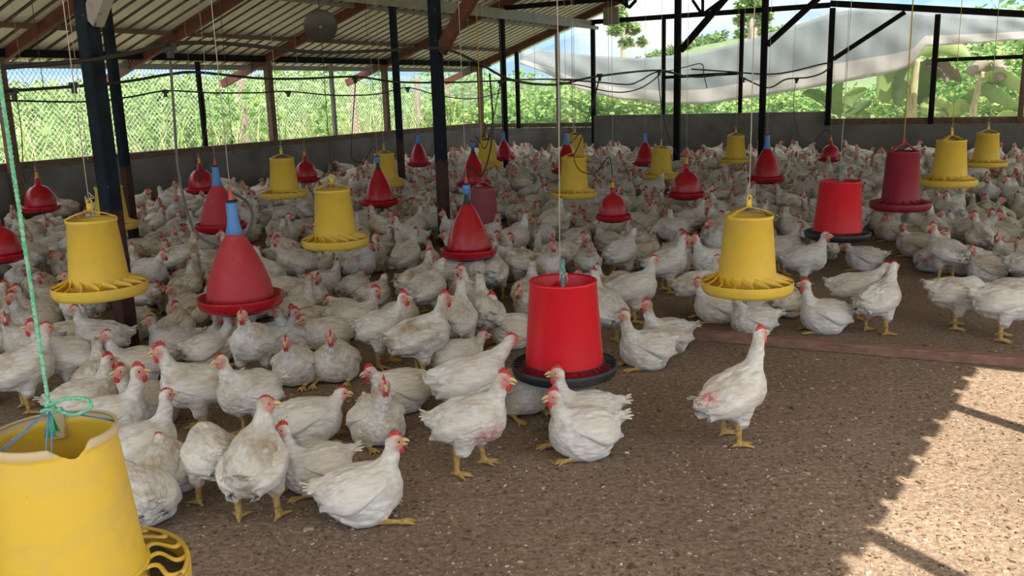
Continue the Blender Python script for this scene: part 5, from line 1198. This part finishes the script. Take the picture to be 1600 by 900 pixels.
# trees
def tree(px, base_y, D, crowns, trunk, label, nleaf, lsize):
    b = at_depth(px, base_y, D); o = thing('tree', label, 'tree', (b[0], b[1], 0))
    R_ = lambda x, y, dd=0: at_depth(x, y, D + dd) - np.array([b[0], b[1], 0])
    mb = MB()
    for k, (pl_, r0, r1) in enumerate(trunk):
        P = [R_(x, y, dd) for x, y, dd in pl_]
        if k == 0: P = [np.array([P[0][0], P[0][1], 0.0])] + P
        mb.tube(spline(P, 6), np.linspace(r0, r1, (len(P) - 1) * 6 + 1), 9)
    mb.build('trunk', M_TRUNK, o, True)
    Cs = [blob(g, R_(x, y, dd), (r * D / FPX, r * D / FPX, ry * D / FPX), n, 0.2) for x, y, dd, r, ry, n in crowns]
    c = leaf_obj('crown', np.concatenate(Cs), lsize, M_TREE, g, None, o); return o
tree(974, 82, 34, [(968, 30, 0, 16, 14, 420), (985, 45, 0.3, 14, 10, 360), (962, 48, -0.3, 10, 8, 220), (978, 66, 0, 9, 8, 160), (1003, 65, 0, 5, 6, 110), (970, 12, 0, 8, 8, 110)],
     [([(974, 84, 0), (972, 66, 0), (974, 45, 0), (968, 25, 0)], 0.12, 0.05), ([(973, 62, 0), (984, 50, 0.2), (990, 42, 0.3)], 0.05, 0.03), ([(976, 75, 0), (992, 70, 0), (1003, 66, 0)], 0.03, 0.02)], 'small tree with thin trunk standing beyond the sagging shade cloth', 0, 0.20)
tree(1176, 58, 26, [(1172, 8, 0, 22, 16, 520), (1190, 22, 0.4, 16, 14, 430), (1160, 28, -0.3, 9, 10, 170), (1180, -22, 0, 34, 22, 700), (1188, 42, 0, 10, 7, 120)],
     [([(1177, 58, 0), (1174, 42, 0), (1173, 22, 0), (1180, 0, 0), (1182, -20, 0)], 0.17, 0.07), ([(1176, 50, 0), (1183, 40, 0.2), (1190, 20, 0.3)], 0.07, 0.04), ([(1174, 45, 0), (1170, 34, 0)], 0.05, 0.03)], 'leafy tree with pale forked trunk behind the braced black post', 0, 0.17)
# banana plants
def bez(a, b, c, q): return a * (1 - q) ** 2 + 2 * b * q * (1 - q) + c * q * q
def banana(t, stem, lv, dry, label, r=0.10):
    """stem: pixels bottom to top; leaves: (base, bend, tip, width) in pixels on the plant's own plane, each bowed and folded in depth."""
    T = lambda x, y, dd=0.0: in_u(x, y, t + dd)
    b = T(*stem[0]); o = thing('banana_plant', label, 'banana plant', (b[0], b[1], 0)); b0 = np.array([b[0], b[1], 0])
    P = [np.array([0, 0, -0.03])] + [T(x, y) - b0 for x, y in stem]
    if P[1][2] < 0.05: P.pop(1)
    mb = MB(); SP = spline(P, 8); mb.tube(SP, np.linspace(r * 1.25, r * 0.65, len(SP)), 14)
    for k in range(7):
        i = int(g.integers(0, len(SP) - 6)); a = g.uniform(2.5, 6.0); ofs = np.array([cos(a), sin(a), 0]) * r * 0.95
        mb.tube([SP[i] + ofs, SP[i + 2] + ofs * 1.12, SP[i + 5] + ofs * 0.9], [0.02, 0.016, 0.006], 6)
    mb.build('stem', M_PSEUDO, o, True)
    for kind, lst in (('leaf', lv), ('dry_leaf', dry)):
        for n_, (A, B, C, wpx) in enumerate(lst):
            dd = g.uniform(-0.25, 0.25); a_, b_, c_ = T(*A) - b0, T(*B, dd) - b0, T(*C, dd * 1.6 - 0.1) - b0; N_ = 26; V = []
            W = wpx / FPX * (T(*C) @ FW); tilt = g.uniform(-0.5, 0.5)
            for i in range(N_):
                q = i / (N_ - 1); c = bez(a_, b_, c_, q); tg = bez(a_, b_, c_, min(1, q + 0.02)) - bez(a_, b_, c_, max(0, q - 0.02)); tg /= np.linalg.norm(tg) + 1e-9
                sd_ = np.cross(tg, U3 + 0.25 * Z3); sd_ = sd_ / (np.linalg.norm(sd_) + 1e-9) + U3 * tilt; sd_ /= np.linalg.norm(sd_)
                wd = W * 0.5 * max(0.06, sin(pi * min(1, q * 0.86 + 0.10)) ** 0.6) * (1 if q > 0.08 else 0.3) * (0.35 if q > 0.985 else 1)
                e1, e2 = (g.uniform(-0.16, 0.03, 2) if kind == 'leaf' else g.uniform(-0.45, 0.1, 2)); fo = 0.28 if kind == 'leaf' else 0.7
                nb_ = np.cross(sd_, tg); nb_ = nb_ if nb_[2] < 0 else -nb_
                V.append([c + sd_ * wd * k_ * (1 + (e1 if k_ < 0 else e2) * (abs(k_) == 1)) + nb_ * wd * fo * abs(k_) ** 1.6 for k_ in (-1, -0.5, 0, 0.5, 1)])
            mb = MB(); mb.grid(V); me = mb.mesh(kind, M_BANANA if kind == 'leaf' else M_DRYLEAF, True); v = g.uniform(0.2, 0.9)
            at_ = me.attributes.new('leaf', 'FLOAT', 'POINT'); at_.data.foreach_set('value', np.clip(v + g.normal(size=len(me.vertices)) * 0.05, 0, 1).astype(np.float32))
            q = link(kind, me, o); sm = q.modifiers.new('thickness', 'SOLIDIFY'); sm.thickness = 0.003
            if kind == 'dry_leaf': q['label'] = 'withered grey-brown leaf'
    return o
banana(3.4, [(1424, 190), (1425, 165), (1428, 130), (1433, 92)],
       [((1432, 92), (1392, 88), (1380, 160), 54), ((1432, 90), (1465, 52), (1515, 90), 34), ((1434, 98), (1452, 100), (1442, 168), 44), ((1430, 92), (1418, 66), (1424, 104), 26), ((1430, 105), (1408, 110), (1402, 165), 30)],
       [((1438, 98), (1476, 88), (1503, 128), 30), ((1444, 104), (1474, 104), (1478, 130), 20)], 'tall banana plant with pale peeling stem behind the end wall')
banana(3.2, [(1519, 190), (1520, 178), (1527, 145), (1536, 112)],
       [((1534, 124), (1572, 108), (1602, 146), 30), ((1532, 132), (1560, 148), (1592, 168), 26), ((1528, 140), (1514, 140), (1510, 172), 16), ((1536, 128), (1552, 138), (1550, 160), 18)],
       [((1546, 98), (1530, 98), (1511, 114), 28), ((1548, 97), (1562, 102), (1567, 124), 28), ((1547, 98), (1545, 110), (1536, 118), 18)], 'leaning banana plant with a withered grey leaf on top', 0.07)
banana(3.7, [(1316, 192), (1316, 182)], [((1316, 184), (1318, 148), (1356, 139), 24), ((1314, 184), (1300, 150), (1316, 126), 24), ((1314, 186), (1336, 166), (1360, 184), 22), ((1312, 182), (1282, 136), (1254, 147), 20), ((1318, 186), (1345, 160), (1362, 158), 18)], [], 'low young banana plant beside the step of the end wall', 0.05)
banana(3.5, [(1480, 192), (1480, 182)], [((1480, 184), (1462, 150), (1440, 178), 36), ((1482, 184), (1500, 150), (1512, 170), 26), ((1480, 186), (1470, 170), (1452, 184), 20)], [], 'low broad-leaved banana plant between the two banana stems', 0.05)
banana(3.5, [(945, 196), (945, 186)], [((945, 188), (935, 168), (930, 146), 30), ((946, 188), (975, 162), (1012, 168), 16), ((944, 188), (915, 166), (888, 158), 18), ((945, 188), (952, 165), (962, 158), 14)], [], 'low bright banana leaves behind the post where the wall steps up', 0.04)
banana(3.4, [(1592, 192), (1592, 178)], [((1590, 180), (1570, 150), (1540, 166), 26), ((1592, 180), (1600, 150), (1625, 150), 30), ((1590, 184), (1575, 172), (1556, 184), 20)], [], 'low broad-leaved banana plant at the frame edge', 0.05)
# sagging shade cloth outside the end opening
TOPC = [(815, 76), (870, 80), (930, 87), (1000, 91), (1080, 84), (1150, 68), (1210, 49), (1260, 34), (1300, 20), (1360, 10), (1450, 14), (1530, 16), (1640, 18)]
BOTC = [(815, 100), (850, 113), (900, 138), (960, 154), (1040, 163), (1100, 163), (1200, 149), (1300, 132), (1380, 117), (1425, 103), (1445, 72), (1520, 68), (1640, 58)]
nx, ny = 90, 16; xs = np.linspace(812, 1630, nx); V = []; UVs = []
for i, x in enumerate(xs):
    y0, y1 = np.interp(x, *zip(*TOPC)), np.interp(x, *zip(*BOTC)); row = []
    for j in range(ny):
        q = j / (ny - 1); y = y0 + (y1 - y0) * q; dep = 2.75 - 0.30 * q - 0.06 * sin(pi * q) + 0.035 * sin(i * 0.35 + q * 5) + 0.02 * sin(i * 0.83 - q * 9) + 0.02 * sin(i * 1.9 + 3 * q)
        row.append(in_u(x, y, dep)); UVs.append((x / 100.0, 1 - q))
    V.append(row)
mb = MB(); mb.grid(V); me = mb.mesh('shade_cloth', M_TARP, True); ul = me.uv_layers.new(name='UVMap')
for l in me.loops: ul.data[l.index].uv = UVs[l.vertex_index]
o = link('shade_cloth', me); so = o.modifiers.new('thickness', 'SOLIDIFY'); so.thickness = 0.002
tag(o, 'pale grey shade cloth sagging in the open outside the end opening', 'shade cloth')

# crumbs and shavings on the bare litter
g = np.random.default_rng(8); Vc, Fc, Lc, n = [], [], [], 0
for k in range(9000):
    x, y = g.uniform(250, 1700), 900 - 380 * g.random() ** 0.8 + 20
    P = at_z(x, y); r = g.uniform(0.0010, 0.0034) * (1.9 if g.random() < 0.02 else 1); a = g.uniform(0, 6.28)
    q = np.array([[cos(a), sin(a), 0], [-sin(a), cos(a), 0], [0, 0, 1]]); b = np.array([(x_, y_, z_) for x_ in (-1, 1) for y_ in (-1, 1) for z_ in (-1, 1)]) * np.array([r * g.uniform(1, 2.4), r, r * g.uniform(0.4, 0.8)]) * (1 + 0.3 * g.normal(size=(8, 3)) * 0.6)
    Vc.append(b @ q + P + Z3 * r * 0.3); Fc.append(np.array([(0, 1, 3, 2), (4, 6, 7, 5), (0, 4, 5, 1), (2, 3, 7, 6), (0, 2, 6, 4), (1, 5, 7, 3)]) + n); n += 8; Lc.append(np.full(8, g.random()))
M_CRUMB = mat('litter_crumbs', (0.2, 0.15, 0.1), 0.95, 0, 0.1)
a = N(M_CRUMB, 'ShaderNodeAttribute'); a.attribute_name = 'leaf'
K(M_CRUMB, ramp(M_CRUMB, a.outputs['Fac'], [(0.0, (0.10, 0.068, 0.046)), (0.45, (0.22, 0.165, 0.118)), (0.86, (0.33, 0.255, 0.185)), (0.95, (0.55, 0.46, 0.34)), (1.0, (0.75, 0.72, 0.66))]), BS(M_CRUMB).inputs['Base Color'])
me = np_mesh('litter', np.concatenate(Vc), np.concatenate(Fc), [M_CRUMB]); me.polygons.foreach_set('use_smooth', np.zeros(len(me.polygons), bool))
at_ = me.attributes.new('leaf', 'FLOAT', 'POINT'); at_.data.foreach_set('value', np.concatenate(Lc).astype(np.float32))
tag(link('litter', me), 'crumbs and shavings scattered over the bare litter floor', 'litter', None, 'stuff')
